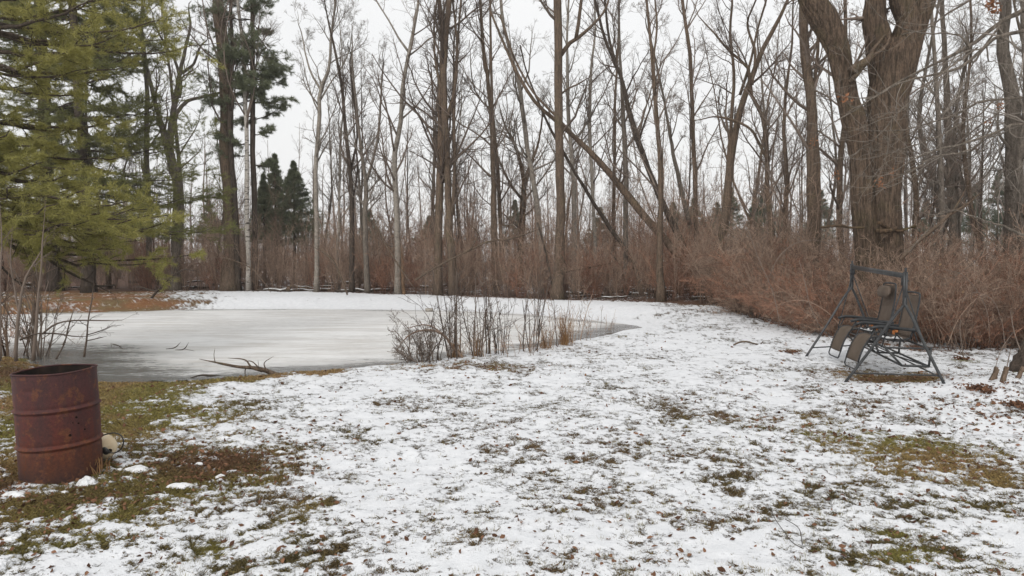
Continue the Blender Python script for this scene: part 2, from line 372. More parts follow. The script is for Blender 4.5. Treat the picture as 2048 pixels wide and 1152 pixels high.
# ------------------------------------------------------------------ frozen pond
def build_ice():
    lo = SHORE.min(0)-.5; hi = SHORE.max(0)+.5; lo[0] = max(lo[0], -26)
    nx, ny = 420, 220
    X, Y = np.meshgrid(np.linspace(lo[0], hi[0], nx), np.linspace(lo[1], hi[1], ny))
    i = np.arange(ny-1)[:, None]; j = np.arange(nx-1)[None]
    q = np.stack([i*nx+j, i*nx+j+1, (i+1)*nx+j+1, (i+1)*nx+j], -1)
    sd = seg_dist(X.ravel(), Y.ravel(), SHORE).reshape(X.shape); ins = inside(X, Y, SHORE) | (sd < .45)
    keep = ins[:-1, :-1] & ins[1:, 1:] & ins[1:, :-1] & ins[:-1, 1:]
    mb = MB(); mb.add(np.stack([X, Y, np.full(X.shape, ICE)], -1), q[keep])
    m, N, L, b = newmat('pond_ice', .4, .5); v = objvec(N, L); vs = objvec(N, L, (.55, 1.6, 1))
    aw = N.new('ShaderNodeAttribute'); aw.attribute_name = 'wet'
    n1 = noise_node(N, L, vs, 1.1, 5, .6); n2 = noise_node(N, L, vs, 9, 4, .7); n3 = noise_node(N, L, v, 45, 3)
    w = mth(N, L, 'ADD', aw.outputs['Fac'], mth(N, L, 'ADD', mth(N, L, 'MULTIPLY', mth(N, L, 'SUBTRACT', n1, .5), .9), mth(N, L, 'MULTIPLY', mth(N, L, 'SUBTRACT', n2, .5), .75)))
    base = ramp(N, L, n2, [(.35, (.56, .555, .54)), (.60, (.74, .735, .72))])
    base = mixc(N, L, ramp(N, L, noise_node(N, L, objvec(N, L, (.22, .5, 1)), 1.5, 5, .7), [(.46, 0.), (.60, .8)]), base, (.83, .83, .82))
    base = mixc(N, L, ramp(N, L, noise_node(N, L, objvec(N, L, (.35, 2.0, 1)), 1.6, 5, .65), [(.48, 0.), (.68, .75)]), base, (.52, .49, .45))
    col = mixc(N, L, ramp(N, L, w, [(.26, 0.), (.66, 1.)]), base, (.17, .175, .17))
    col = mixc(N, L, ramp(N, L, w, [(.86, 0.), (.93, 1.)]), col, (.045, .045, .04))
    L.new(col, b.inputs['Base Color'])
    L.new(ramp(N, L, w, [(.2, .5), (.6, .16), (.9, .02)]), b.inputs['Roughness'])
    bh = mth(N, L, 'MULTIPLY', mth(N, L, 'ADD', n2, mth(N, L, 'MULTIPLY', n3, .4)), ramp(N, L, w, [(.7, 1.), (.9, .05)]))
    bump(N, L, b, bh, .25, .02)
    o = mb.build('pond_ice', m, kind='structure')
    x, y = X.ravel(), Y.ravel()
    dn = seg_dist(x, y, NEARSHORE, False); da = seg_dist(x, y, SHORE)
    px = 1024+FPX*x/y
    reach = np.interp(px, [-200, 60, 200, 400, 600, 800, 1000, 1264], [2.8, 3.4, 2.9, 2.4, 2.1, 1.7, 1.2, 1.8])
    wet = np.clip(1-dn/reach, 0, 1)**.9*.82
    wet = np.maximum(wet, (1-sst(.0, .55, da+(fbm(x*.5, y*2, 2, 77)-.5)*.4))*.42)
    openw = (1-sst(.28, .42, dn))*sst(250, 300, px)*(1-sst(520, 640, px)); wet = np.maximum(wet, openw*1.05)
    wet = np.maximum(wet, .5*np.exp(-((px-1230)/45)**2)*(1-sst(.2, 1.2, dn)))
    o.data.attributes.new('wet', 'FLOAT', 'POINT').data.foreach_set('value', wet.astype(np.float32))
build_ice()

# ------------------------------------------------------------------ branching
def spline(pts, n):
    pts = np.array(pts, float); K = len(pts)
    if K == 2: return pts[0]+(pts[1]-pts[0])*np.linspace(0, 1, n)[:, None]
    seg = np.linalg.norm(np.diff(pts[:, :3], axis=0), axis=1); s = np.concatenate([[0], np.cumsum(seg)])
    m = np.gradient(pts, s, axis=0)
    u = np.linspace(0, s[-1], n); i = np.clip(np.searchsorted(s, u)-1, 0, K-2); h = (s[i+1]-s[i])
    t = ((u-s[i])/h)[:, None]; h = h[:, None]
    return (2*t**3-3*t**2+1)*pts[i]+(t**3-2*t**2+t)*h*m[i]+(-2*t**3+3*t**2)*pts[i+1]+(t**3-t**2)*h*m[i+1]
def grow(pl, rd, c, t0, t1, ang, L, K=4, wander=.18, up=.15, rr=.5, rmax=1., tip=.3, rng=RNG, shorten=.5, flat=0, rmin=.0015):
    N, K0, _ = pl.shape
    t = rng.uniform(t0, t1, (N, c)); f = t*(K0-1); i = np.minimum(f.astype(int), K0-2); f = f-i
    n = np.arange(N)[:, None]
    p = pl[n, i]*(1-f[..., None])+pl[n, i+1]*f[..., None]; r = rd[n, i]*(1-f)+rd[n, i+1]*f
    tg = pl[n, i+1]-pl[n, i]; tg /= np.linalg.norm(tg, axis=2, keepdims=True)+1e-9
    rv = rng.normal(size=(N, c, 3)); rv[..., 2] *= (1-flat)
    pe = rv-(rv*tg).sum(2, keepdims=True)*tg; pe /= np.linalg.norm(pe, axis=2, keepdims=True)+1e-9
    a = np.radians(rng.uniform(ang[0], ang[1], (N, c)))[..., None]
    d = tg*np.cos(a)+pe*np.sin(a)
    ln = np.asarray(L, float); ln = ln[:, None] if ln.ndim == 1 else ln
    ln = ln*rng.uniform(.55, 1.15, (N, c))*(1-shorten*(t-t0)/max(t1-t0, 1e-6))
    p = p.reshape(-1, 3); d = d.reshape(-1, 3); ln = ln.reshape(-1); r = np.minimum(r.reshape(-1)*rr, rmax)
    out = np.zeros((len(p), K, 3)); out[:, 0] = p
    for k in range(1, K):
        d = d+rng.normal(size=d.shape)*wander; d[:, 2] += up; d /= np.linalg.norm(d, axis=1, keepdims=True)
        out[:, k] = out[:, k-1]+d*(ln/(K-1))[:, None]
    R = np.maximum(r[:, None]*np.linspace(1, tip, K)[None], rmin)
    return out, R, ln
def branches(mb, stems, h, cs=(22, 7, 6, 3), t0=.3, ang=(30, 65), L=.32, up=.14, rng=RNG, rmin=.0022, lens=None):
    """stems: list of (pts(n,3), radii(n)); adds three orders of branches and twigs"""
    main = np.linalg.norm(stems[0][0][-1]-stems[0][0][0]); cs = (max(3, int(cs[0]*.82)), cs[1], max(cs[2]-1, 3), min(cs[3], 3))
    for pts, r in stems:
        pl = pts[None]; rd = r[None]; hh = np.linalg.norm(pts[-1]-pts[0]); c0 = max(3, int(round(cs[0]*min(1, hh/main)))); hh = max(hh, main*.5)
        a, ra, la = grow(pl, rd, c0, t0, 1., ang, hh*L, 7, .15, up, .45, .05, .25, rng, .55, rmin=.004)
        mb.tubes(a, ra, 4)
        b, rb, lb = grow(a, ra, cs[1], .2, 1., (25, 60), la*.5, 5, .16, up*.7, .6, .02, .4, rng, rmin=.0035)
        mb.tubes(b, rb, 3)
        c, rc, lc = grow(b, rb, cs[2], .15, 1., (25, 60), np.maximum(lb*.55, .18), 4, .16, up*.5, .65, .01, .5, rng, rmin=rmin*1.15)
        mb.tubes(c, rc, 3)
        if cs[3]:
            d, rd_, _ = grow(c, rc, cs[3], .2, 1., (25, 60), np.maximum(lc*.55, .12), 3, .16, up*.3, .7, .01, .6, rng, rmin=rmin)
            mb.tubes(d, rd_, 3)
def stem_from_px(pts, D, ext=0, n=26, lean=0, flare=True, jit=.15, base=None, rng=RNG):
    """pts (px,py,width_px) from the ground up at distance D"""
    P3 = []; R = []
    for k, (a, b, w) in enumerate(pts):
        d = D+lean*k/max(len(pts)-1, 1)
        P3.append(P(a, b, d)); R.append(w/2*d/FPX)
    P3 = np.array(P3); R = np.array(R)
    if base is None:
        g = hz(P3[0][0], P3[0][1])
        if P3[0][2] > g: 
            dr = P3[0]-P3[1]; b0 = P3[0].copy(); b0[0] += dr[0]/max(abs(dr[2]), .3)*(P3[0][2]-g)*.6; b0[2] = g-.15
            P3 = np.vstack([b0, P3]); R = np.concatenate([[R[0]*1.12], R])
        else: P3[0][2] = g-.15
    if ext:
        d = P3[-1]-P3[-2]; d /= np.linalg.norm(d); 
        for k in range(3):
            d = d*.75+np.array([0, 0, .25]); d /= np.linalg.norm(d)
            P3 = np.vstack([P3, P3[-1]+d*ext/3]); R = np.concatenate([R, [R[-1]*(.72 if k < 2 else .4)]])
    if len(P3) > 3: P3[1:-1, 1] += rng.normal(size=len(P3)-2)*jit
    s = spline(np.c_[P3, R], n); pts_, r = s[:, :3], np.maximum(s[:, 3], .004)
    if flare and base is None:
        u = np.linspace(0, 1, n); hh = (pts_[:, 2]-pts_[0, 2]); r = r*(1+.45*np.exp(-hh/.28))
    pts_[1:-1, :2] += rng.normal(size=(n-2, 2))*r[1:-1, None]*.10
    return pts_, r
def tree(name, label, cat, stems_px, D, mat='bark', tw='twig', ext=4., cs=(22, 7, 6, 3), t0=.25, ang=(28, 60), L=.27, up=.14, lean=0, group=None, sides=10, n=26, rng=None, rmin=.0024, dz=None):
    rng = rng or np.random.default_rng(abs(hash_(label)) % 99991)
    D = max(D, float(edge(stems_px[0][0][0]))+.5) if stems_px[0][0][0] < 1420 else D
    stems = []
    for k, s in enumerate(stems_px):
        e = ext if k == 0 or s[-1][1] <= 5 else .8
        stems.append(stem_from_px(s, D, e, n, lean, base=None if k == 0 else 1, rng=rng))
    root = thing(name, label, cat, stems[0][0][0]+np.array([0, 0, .15]), group)
    tb = MB()
    for p, r in stems:
        a = np.arange(sides); rr = r[:, None]*(1+rng.normal(size=(n, sides))*.035)
        tb.tubes(p[None], rr[None], sides)
    tb.build('trunk', M[mat], root)
    cb = MB(); branches(cb, stems, 0, cs, t0, ang, L, up, rng, rmin)
    cb.build('crown', M[tw], root)
    return root
def hash_(s):
    h = 7
    for ch in s: h = (h*131+ord(ch)) % 1000003
    return h

# ------------------------------------------------------------------ the trees that can be told apart
T = 'bare_tree'; B1 = 'bark'; 
tree('tall_tree', 'tall straight thick brown trunk left of the white birch, behind the snowy logs', 'tree', [[(461,596,33),(459,500,30),(457,400,27),(452,290,26),(446,150,24),(435,0,21)]], 25.5, 'bark', 'twig', cs=(12,6,6,2), t0=.5)
tree('slender_tree', 'thin dark trunk just right of the thick brown trunk', 'tree', [[(478,590,10),(470,430,10),(464,230,9),(462,90,7),(466,0,6)]], 27, 'bark_dark', 'twig_dark', cs=(16,7,6,3), t0=.35, ang=(20,45))
tree('birch_tree', 'white-barked birch beside the thick brown trunk', 'tree', [[(498,590,9),(497,450,9),(494,300,8),(489,180,8),(481,80,7),(476,0,6)]], 27.5, 'bark_birch', 'twig', cs=(26,7,6,3), t0=.4, ang=(20,45))
tree('gnarled_tree', 'light brown gnarled tree with forking limbs seen through the pine boughs', 'tree',
     [[(352,590,18),(350,480,17),(348,380,17),(335,290,16),(318,235,9),(308,180,8),(293,130,6),(286,60,5)],
      [(340,300,13),(345,240,11),(350,190,10),(358,150,8),(372,95,6),(380,40,4)],
      [(345,265,10),(355,225,8),(375,202,7),(400,195,6),(430,190,5),(450,175,3)],
      [(358,195,8),(359,165,7),(352,120,5),(330,90,4),(310,40,3)],
      [(358,150,7),(380,125,5),(400,100,4)]], 29, 'bark_grey', 'twig', ext=2, cs=(10,6,5,3), t0=.3, L=.2)
tree(T, 'thin grey tree left of the gnarled tree, behind the pine', 'tree', [[(296,590,11),(297,450,11),(293,300,10),(290,180,8),(285,60,6)]], 31, 'bark_grey', 'twig', cs=(14,7,5,2))
tree('birch_tree', 'slender pale grey tree standing alone right of the dark spruce', 'tree',
     [[(634,590,10),(635,450,9),(636,330,8),(638,240,8),(642,180,7),(655,140,6),(664,80,5),(670,20,4),(674,-40,3)],
      [(643,182,5),(625,150,4),(612,110,3),(600,60,2)], [(641,200,4),(660,170,3),(684,130,3),(700,80,2)]], 29, 'bark_pale', 'twig_grey', ext=2.5, cs=(26,7,6,3), t0=.32, ang=(20,50), L=.2)
tree(T, 'dark leaning forked tree between two pale slender trees', 'tree',
     [[(704,600,11),(703,480,10),(702,370,9),(694,270,7),(684,190,6),(676,120,5),(660,60,4)],[(702,340,5),(712,270,4),(708,200,4),(700,120,3)]], 27, 'bark_dark', 'twig_dark', ext=2, cs=(20,7,6,3), L=.24)
tree(T, 'pale forked tree with two thin upright limbs near the middle-left', 'tree',
     [[(736,590,11),(733,450,10),(731,360,8),(721,290,6),(713,225,5),(708,150,4)],[(732,365,7),(748,320,5),(757,270,5),(762,215,4),(765,140,3)]], 28, 'bark_grey', 'twig_grey', ext=2, cs=(18,7,6,3), L=.22)
tree(T, 'curving pale trunk left of the tall dark pair', 'tree',
     [[(796,595,12),(795,480,12),(793,390,11),(790,310,10),(800,245,9),(806,180,8),(817,110,7),(830,50,6),(836,0,5)],
      [(818,105,5),(800,80,4),(780,45,3),(752,0,3)], [(820,110,4),(838,92,3),(858,80,3)]], 26, 'bark_pale', 'twig', ext=4, cs=(28,7,6,3), t0=.25, L=.22)
tree('tall_tree', 'left trunk of the tall dark pair behind the middle of the pond', 'tree',
     [[(876,598,17),(877,480,16),(878,400,16),(881,280,15),(884,160,12),(884,60,10),(878,0,8)]], 25.6, 'bark', 'twig_dark', ext=5, cs=(32,7,5,3), t0=.22, ang=(22,58), L=.24)
tree('tall_tree', 'right trunk of the tall dark pair, forking into many upright limbs', 'tree',
     [[(908,600,18),(901,480,16),(896,400,14),(893,300,13),(888,200,13),(890,100,11),(900,0,10)],
      [(893,240,8),(910,180,6),(915,100,5),(905,0,4)],[(888,200,7),(872,130,5),(868,60,4),(872,0,3)],[(905,430,7),(909,330,6),(908,220,6),(912,100,5),(922,0,4)]], 26, 'bark', 'twig_dark', ext=5, cs=(26,8,6,3), t0=.15, ang=(22,58), L=.22)
tree(T, 'reddish brown trunk with a thin twin, right of the tall dark pair', 'tree',
     [[(990,598,13),(989,480,13),(987,380,11),(984,260,9),(977,170,8),(966,90,7),(960,0,6)],[(1004,560,9),(1000,430,8),(994,330,8),(985,220,6),(982,100,5),(980,0,4)]], 27, 'bark', 'twig', cs=(22,7,6,3), t0=.2, L=.22)
tree(T, 'pale speckled trunk leaning left across the middle of the woods', 'tree',
     [[(1088,590,12),(1080,460,11),(1068,370,10),(1055,300,9),(1047,235,9),(1036,160,8),(1018,95,7),(1005,40,6),(1002,0,6)]], 28, 'bark_pale', 'twig_grey', cs=(18,7,6,3), t0=.3, L=.22)
tree(T, 'small spreading tree with low forks behind the leaning pale trunk', 'tree',
     [[(1040,585,13),(1043,470,12),(1047,390,11),(1044,340,8),(1030,290,6),(1010,250,4)],[(1046,380,8),(1062,330,6),(1078,280,4),(1085,230,3)],[(1045,400,6),(1022,370,5),(1002,330,4)]], 33, 'bark_moss', 'twig_grey', ext=1, cs=(22,8,6,4), L=.5, t0=.2)
tree('tall_tree', 'tall straight trunk in the centre with one crooked limb to the right', 'tree',
     [[(1117,600,27),(1120,480,20),(1121,390,18),(1118,300,17),(1117,200,17),(1116,100,16),(1114,0,15)],
      [(1122,110,9),(1138,86,8),(1165,70,7),(1190,45,5),(1212,15,4),(1222,-20,3)],[(1152,76,8),(1158,40,7),(1162,0,6)],[(1120,190,4),(1135,178,4),(1160,166,3),(1172,160,2)]], 24, 'bark', 'twig_dark', ext=5, cs=(14,6,5,3), t0=.3, L=.16)
def leaning(label, stems_px, D, mat, tw, cs, L):
    rng = np.random.default_rng(hash_(label) % 9999)
    stems = [stem_from_px(s, D, 0, 30, 0, base=None if k == 0 else 1, rng=rng) for k, s in enumerate(stems_px)]
    root = thing('leaning_tree', label, 'leaning tree', stems[0][0][0]+np.array([0, 0, .15])); tb = MB()
    for p, r in stems: tb.tubes(p[None], (r[:, None]*(1+rng.normal(size=(30, 9))*.05))[None], 9)
    tb.build('trunk', M[mat], root); cb = MB(); branches(cb, stems, 0, cs, .3, (30, 70), L, .1, rng, .003); cb.build('crown', M[tw], root)
leaning('long brown trunk leaning far to the left behind the central tree',
     [[(1412,592,16),(1350,505,15),(1290,435,15),(1235,365,14),(1175,300,11),(1120,245,9),(1070,205,7),(1035,150,6),(1010,90,5),(980,20,4)],
      [(1160,285,6),(1110,235,5),(1065,185,4),(1030,120,4),(1000,30,3)]], 25.2, 'bark', 'twig_dark', (14,5,4,2), .09)
leaning('thin dark trunk leaning left below the long leaning one',
     [[(1262,520,8),(1225,460,8),(1180,395,7),(1135,320,6),(1100,260,5),(1075,200,4),(1055,150,3),(1040,90,3)]], 26, 'bark_dark', 'twig_dark', (12,5,4,2), .1)
tree(T, 'dark trunk bending left from the foot of the leaning tree', 'tree',
     [[(1400,596,15),(1385,540,15),(1355,470,14),(1318,395,12),(1296,330,11),(1272,270,11),(1256,210,9),(1240,150,7),(1215,90,6),(1190,0,5)],
      [(1250,180,6),(1232,130,5),(1218,70,5),(1208,0,4)]], 25, 'bark_dark', 'twig_dark', ext=3, cs=(22,7,6,3), t0=.3, L=.2)
tree('slender_tree', 'straight trunk at the snow edge where the path meets the woods', 'tree',
     [[(1321,606,17),(1322,500,13),(1322,400,10),(1318,290,9),(1310,190,8),(1303,110,6),(1294,0,5)],[(1310,190,5),(1306,120,4),(1312,50,4),(1310,0,3)]], 22.8, 'bark', 'twig', cs=(24,7,6,3), t0=.25, L=.2, ang=(20,50))
tree('slender_tree', 'straight thin trunk right of the bending dark trunk', 'tree',
     [[(1396,600,12),(1392,480,9),(1389,380,9),(1384,240,8),(1376,110,7),(1366,0,6)]], 26.5, 'bark', 'twig', cs=(26,7,6,3), t0=.3, L=.22, ang=(18,45))
tree(T, 'upright trunk with a crooked mate crossing the leaning tree', 'tree',
     [[(1252,600,11),(1250,480,10),(1249,360,10),(1247,250,9),(1243,180,7),(1240,90,5),(1238,0,4)],[(1380,450,10),(1365,390,9),(1352,330,8),(1342,270,6),(1330,200,5),(1312,130,4),(1295,60,3)]], 26.5, 'bark_grey', 'twig', cs=(22,7,6,3), t0=.3, L=.2)
tree('slender_tree', 'pale trunk just right of the central tree', 'tree', [[(1147,596,11),(1148,480,10),(1147,360,9),(1140,260,8),(1135,180,7),(1133,100,5),(1138,0,4)]], 28, 'bark_pale', 'twig_grey', cs=(24,7,6,3), t0=.3, L=.2)
tree('slender_tree', 'thin pale trunk with a reddish broken top right of the centre', 'tree', [[(1192,596,8),(1190,480,7),(1183,360,7),(1180,250,7),(1182,130,5),(1192,60,4),(1190,0,3)]], 28, 'bark_pale', 'twig', cs=(24,7,6,3), t0=.25, L=.22)
tree('slender_tree', 'thin brown tree between the bending trunk and the centre', 'tree', [[(1230,590,8),(1229,440,7),(1228,300,6),(1230,200,5),(1236,110,4),(1238,0,3)]], 30, 'bark', 'twig', cs=(24,7,6,3), t0=.3, L=.24, ang=(18,45))
tree(T, 'thick forked trunk curving up to the right beside the red brush', 'tree',
     [[(1436,620,19),(1443,500,18),(1452,400,17),(1461,330,14),(1474,240,13),(1497,170,11),(1520,110,9),(1545,60,8),(1572,8,6)],
      [(1450,420,10),(1456,340,8),(1461,250,7),(1468,150,6),(1464,60,5),(1460,0,4)],[(1480,190,6),(1500,120,5),(1515,60,4),(1526,0,4)]], 22.5, 'bark', 'twig_dark', cs=(20,7,6,3), t0=.3, L=.2)
tree(T, 'trunk with a limb bowed down to the left, right of the forked trunk', 'tree',
     [[(1545,620,13),(1540,480,12),(1537,380,10),(1534,300,9),(1525,240,8),(1508,180,7),(1494,135,6),(1470,105,5),(1440,85,4)],
      [(1535,320,7),(1520,290,6),(1500,262,5),(1470,240,5),(1430,232,3),(1400,240,2)],[(1505,170,5),(1512,100,5),(1500,40,4),(1506,0,3)]], 22, 'bark', 'twig', ext=1.5, cs=(20,7,6,3), t0=.3, L=.25)
tree('slender_tree', 'thin trunk left of the thick mossy pair near the great tree', 'tree', [[(1574,620,10),(1573,480,9),(1572,350,8),(1568,270,7),(1576,190,6),(1585,90,4),(1588,0,3)]], 21, 'bark', 'twig', cs=(24,7,6,3), t0=.2, L=.2)
tree('tall_tree', 'thick straight trunk with a thin twin left of the great forked tree', 'tree',
     [[(1628,640,25),(1628,480,23),(1627,350,21),(1622,200,19),(1613,80,17),(1605,0,15)],[(1637,480,8),(1636,330,8),(1633,200,7),(1628,80,6),(1630,0,5)]], 19, 'bark', 'twig', cs=(28,7,6,3), t0=.25, L=.2)
tree('slender_tree', 'dark slim trunk close behind the left side of the great tree', 'tree', [[(1688,600,13),(1684,450,12),(1684,330,11),(1686,200,9),(1692,80,7),(1690,0,6)]], 20, 'bark', 'twig', cs=(22,7,6,3), t0=.2, L=.2)
tree('tall_tree', 'thick grey trunk at the far right edge of the woods', 'tree', [[(2026,640,32),(2022,480,31),(2017,330,30),(2014,200,26),(2012,90,22),(2010,0,19)]], 18, 'bark_grey', 'twig_grey', cs=(24,7,6,3), t0=.25, L=.2)
tree(T, 'greenish grey trunk halfway between the great tree and the right edge', 'tree', [[(1905,620,17),(1903,480,16),(1901,350,15),(1896,200,12),(1890,80,9),(1888,0,8)],[(1915,560,9),(1918,420,8),(1912,300,8),(1925,200,6),(1930,80,4)]], 20, 'bark_grey', 'twig_grey', cs=(28,7,6,3), t0=.15, L=.2)
tree(T, 'wavy dark trunk between the two grey trunks at the right', 'tree', [[(1970,620,12),(1960,500,11),(1944,430,10),(1950,350,9),(1938,290,8),(1930,200,7),(1942,100,5),(1935,0,4)]], 19, 'bark', 'twig', cs=(26,7,6,3), t0=.15, L=.2)
tree('slender_tree', 'slim trunk just right of the great forked tree', 'tree', [[(1846,620,13),(1838,480,12),(1832,380,11),(1822,300,9),(1818,220,8),(1830,120,6),(1850,20,5)]], 18, 'bark', 'twig', cs=(24,7,6,3), t0=.15, L=.2)
tree('slender_tree', 'slim grey trunk left of the greenish trunk at the right', 'tree', [[(1872,620,10),(1870,480,10),(1862,350,9),(1850,240,8),(1856,130,6),(1868,20,4)]], 21, 'bark_grey', 'twig_grey', cs=(26,7,6,3), t0=.15, L=.2)
tree('slender_tree', 'slim grey trunk cut by the right edge of the view', 'tree', [[(2052,640,18),(2048,480,17),(2046,330,15),(2044,180,12),(2050,20,9)]], 17, 'bark_grey', 'twig_grey', cs=(22,7,6,3), t0=.15, L=.2)

# ------------------------------------------------------------------ the great double-stemmed tree
def great_tree():
    D = 14.2; rng = np.random.default_rng(5)
    S = [[(1742,640,76),(1740,580,60),(1738,530,52),(1734,480,50),(1725,400,46),(1722,350,41),(1719,300,42),(1707,240,46),(1698,210,41),(1686,150,40),(1675,100,43),(1658,60,50),(1634,20,50),(1620,0,43),(1600,-60,36)],
         [(1783,640,86),(1779,580,66),(1777,530,58),(1775,480,56),(1772,400,55),(1773,300,66),(1773,240,69),(1774,200,73),(1785,150,78),(1790,115,82),(1795,85,70)],
         [(1776,190,62),(1768,130,58),(1758,80,50),(1750,40,44),(1751,0,37),(1750,-60,30)],
         [(1788,190,62),(1800,130,62),(1812,80,54),(1818,45,46),(1803,0,42),(1796,-60,34)],
         [(1800,150,54),(1824,70,44),(1838,30,40),(1849,0,40),(1862,-60,32)]]
    root = thing('great_maple', 'great thick tree of furrowed bark dividing into several huge stems', 'tree', GD(1762, D))
    tb = MB(); st = []
    for k, s in enumerate(S):
        n = 110; P3 = np.array([P(a, b, D+(.12 if k in (0, 2) else -.1)*(k > 0)) for a, b, w in s]); R = np.array([w/2*D/FPX for a, b, w in s])
        q = spline(np.c_[P3, R], n); p, r = q[:, :3], q[:, 3]; sides = 64
        if k > 1:
            f = 1-sst(0, .3, np.linspace(0, 1, n)); r = r*(1-.12*f)
        A = np.arange(sides)*2*math.pi/sides; Z = p[:, 2]
        AA, ZZ = np.meshgrid(A, Z)
        u = np.abs(fbm(np.cos(AA)*7+ZZ*.4+k*9, np.sin(AA)*7+ZZ*1.1, 3, 40+k)-.5)*2
        rr = r[:, None]*(1+.05*(fbm(np.cos(AA)*1.6+k, np.sin(AA)*1.6+ZZ*.8, 2, 50)-.5)*2)+(u-.35)*.05
        st.append((p, r)); tb.tubes(p[None], rr[None], sides)
    tb.build('trunk', M['bark_big'], root)
    lb = MB()
    L = [([(1700,165,10),(1735,120,9),(1760,100,6),(1780,60,4)], 'bark'), ([(1706,140,20),(1722,128,14),(1745,100,7),(1770,70,5)], 'bark')]
    for s, _ in L:
        p, r = stem_from_px(s, D-.3, 0, 14, base=1, rng=rng); lb.tubes(p[None], np.repeat(r[None, :, None], 8, 2), 8)
    cb = MB(); branches(cb, [(p[20:], r[20:]*.5) for p, r in st], 0, (4, 5, 4, 2), .35, (40, 80), .30, .05, rng, .0022)
    lb.v += []; lb.build('limb', M['bark'], root); cb.build('crown', M['twig'], root)
    mb = MB()
    for s in ([(1752,462,10),(1775,462,9),(1800,455,7),(1818,458,5),(1836,452,3)], [(1757,445,8),(1775,452,7),(1800,462,5),(1830,450,3)], [(1728,455,5),(1700,455,4),(1670,452,6),(1640,455,4)]):
        p, r = stem_from_px(s, D-.45, 0, 14, base=1, rng=rng); mb.tubes(p[None], np.repeat(r[None, :, None], 8, 2), 8)
    mb.build('dead_limb', M['bark_moss'], root)
great_tree()
# leafy twig clusters, hung on oak limbs that reach in from the right
def leaf_mesh(mb, C, Nn, size, rng, flat=.5):
    """C (n,3) centres: small curled four-vertex leaves"""
    n = len(C); a = rng.normal(size=(n, 3)); a[:, 2] *= flat; a /= np.linalg.norm(a, axis=1, keepdims=True)
    b = rng.normal(size=(n, 3)); b[:, 2] *= flat; b -= (a*b).sum(1, keepdims=True)*a; b /= np.linalg.norm(b, axis=1, keepdims=True)
    c = np.cross(a, b); s = (size*rng.uniform(.5, 1.2, n))[:, None]
    v = np.stack([C-a*s, C-a*s*.1-b*s*.55+c*s*.25, C+a*s, C+a*s*.1+b*s*.55+c*s*.25, C-a*s*.5+b*s*.35+c*s*.3, C+a*s*.6-b*s*.4+c*s*.1], 1)
    k = np.arange(n)[:, None]*6
    mb.add(v.reshape(-1, 3), None, np.concatenate([k+np.array([[0, 1, 3]]), k+np.array([[1, 5, 3]]), k+np.array([[5, 2, 3]]), k+np.array([[0, 3, 4]])]))
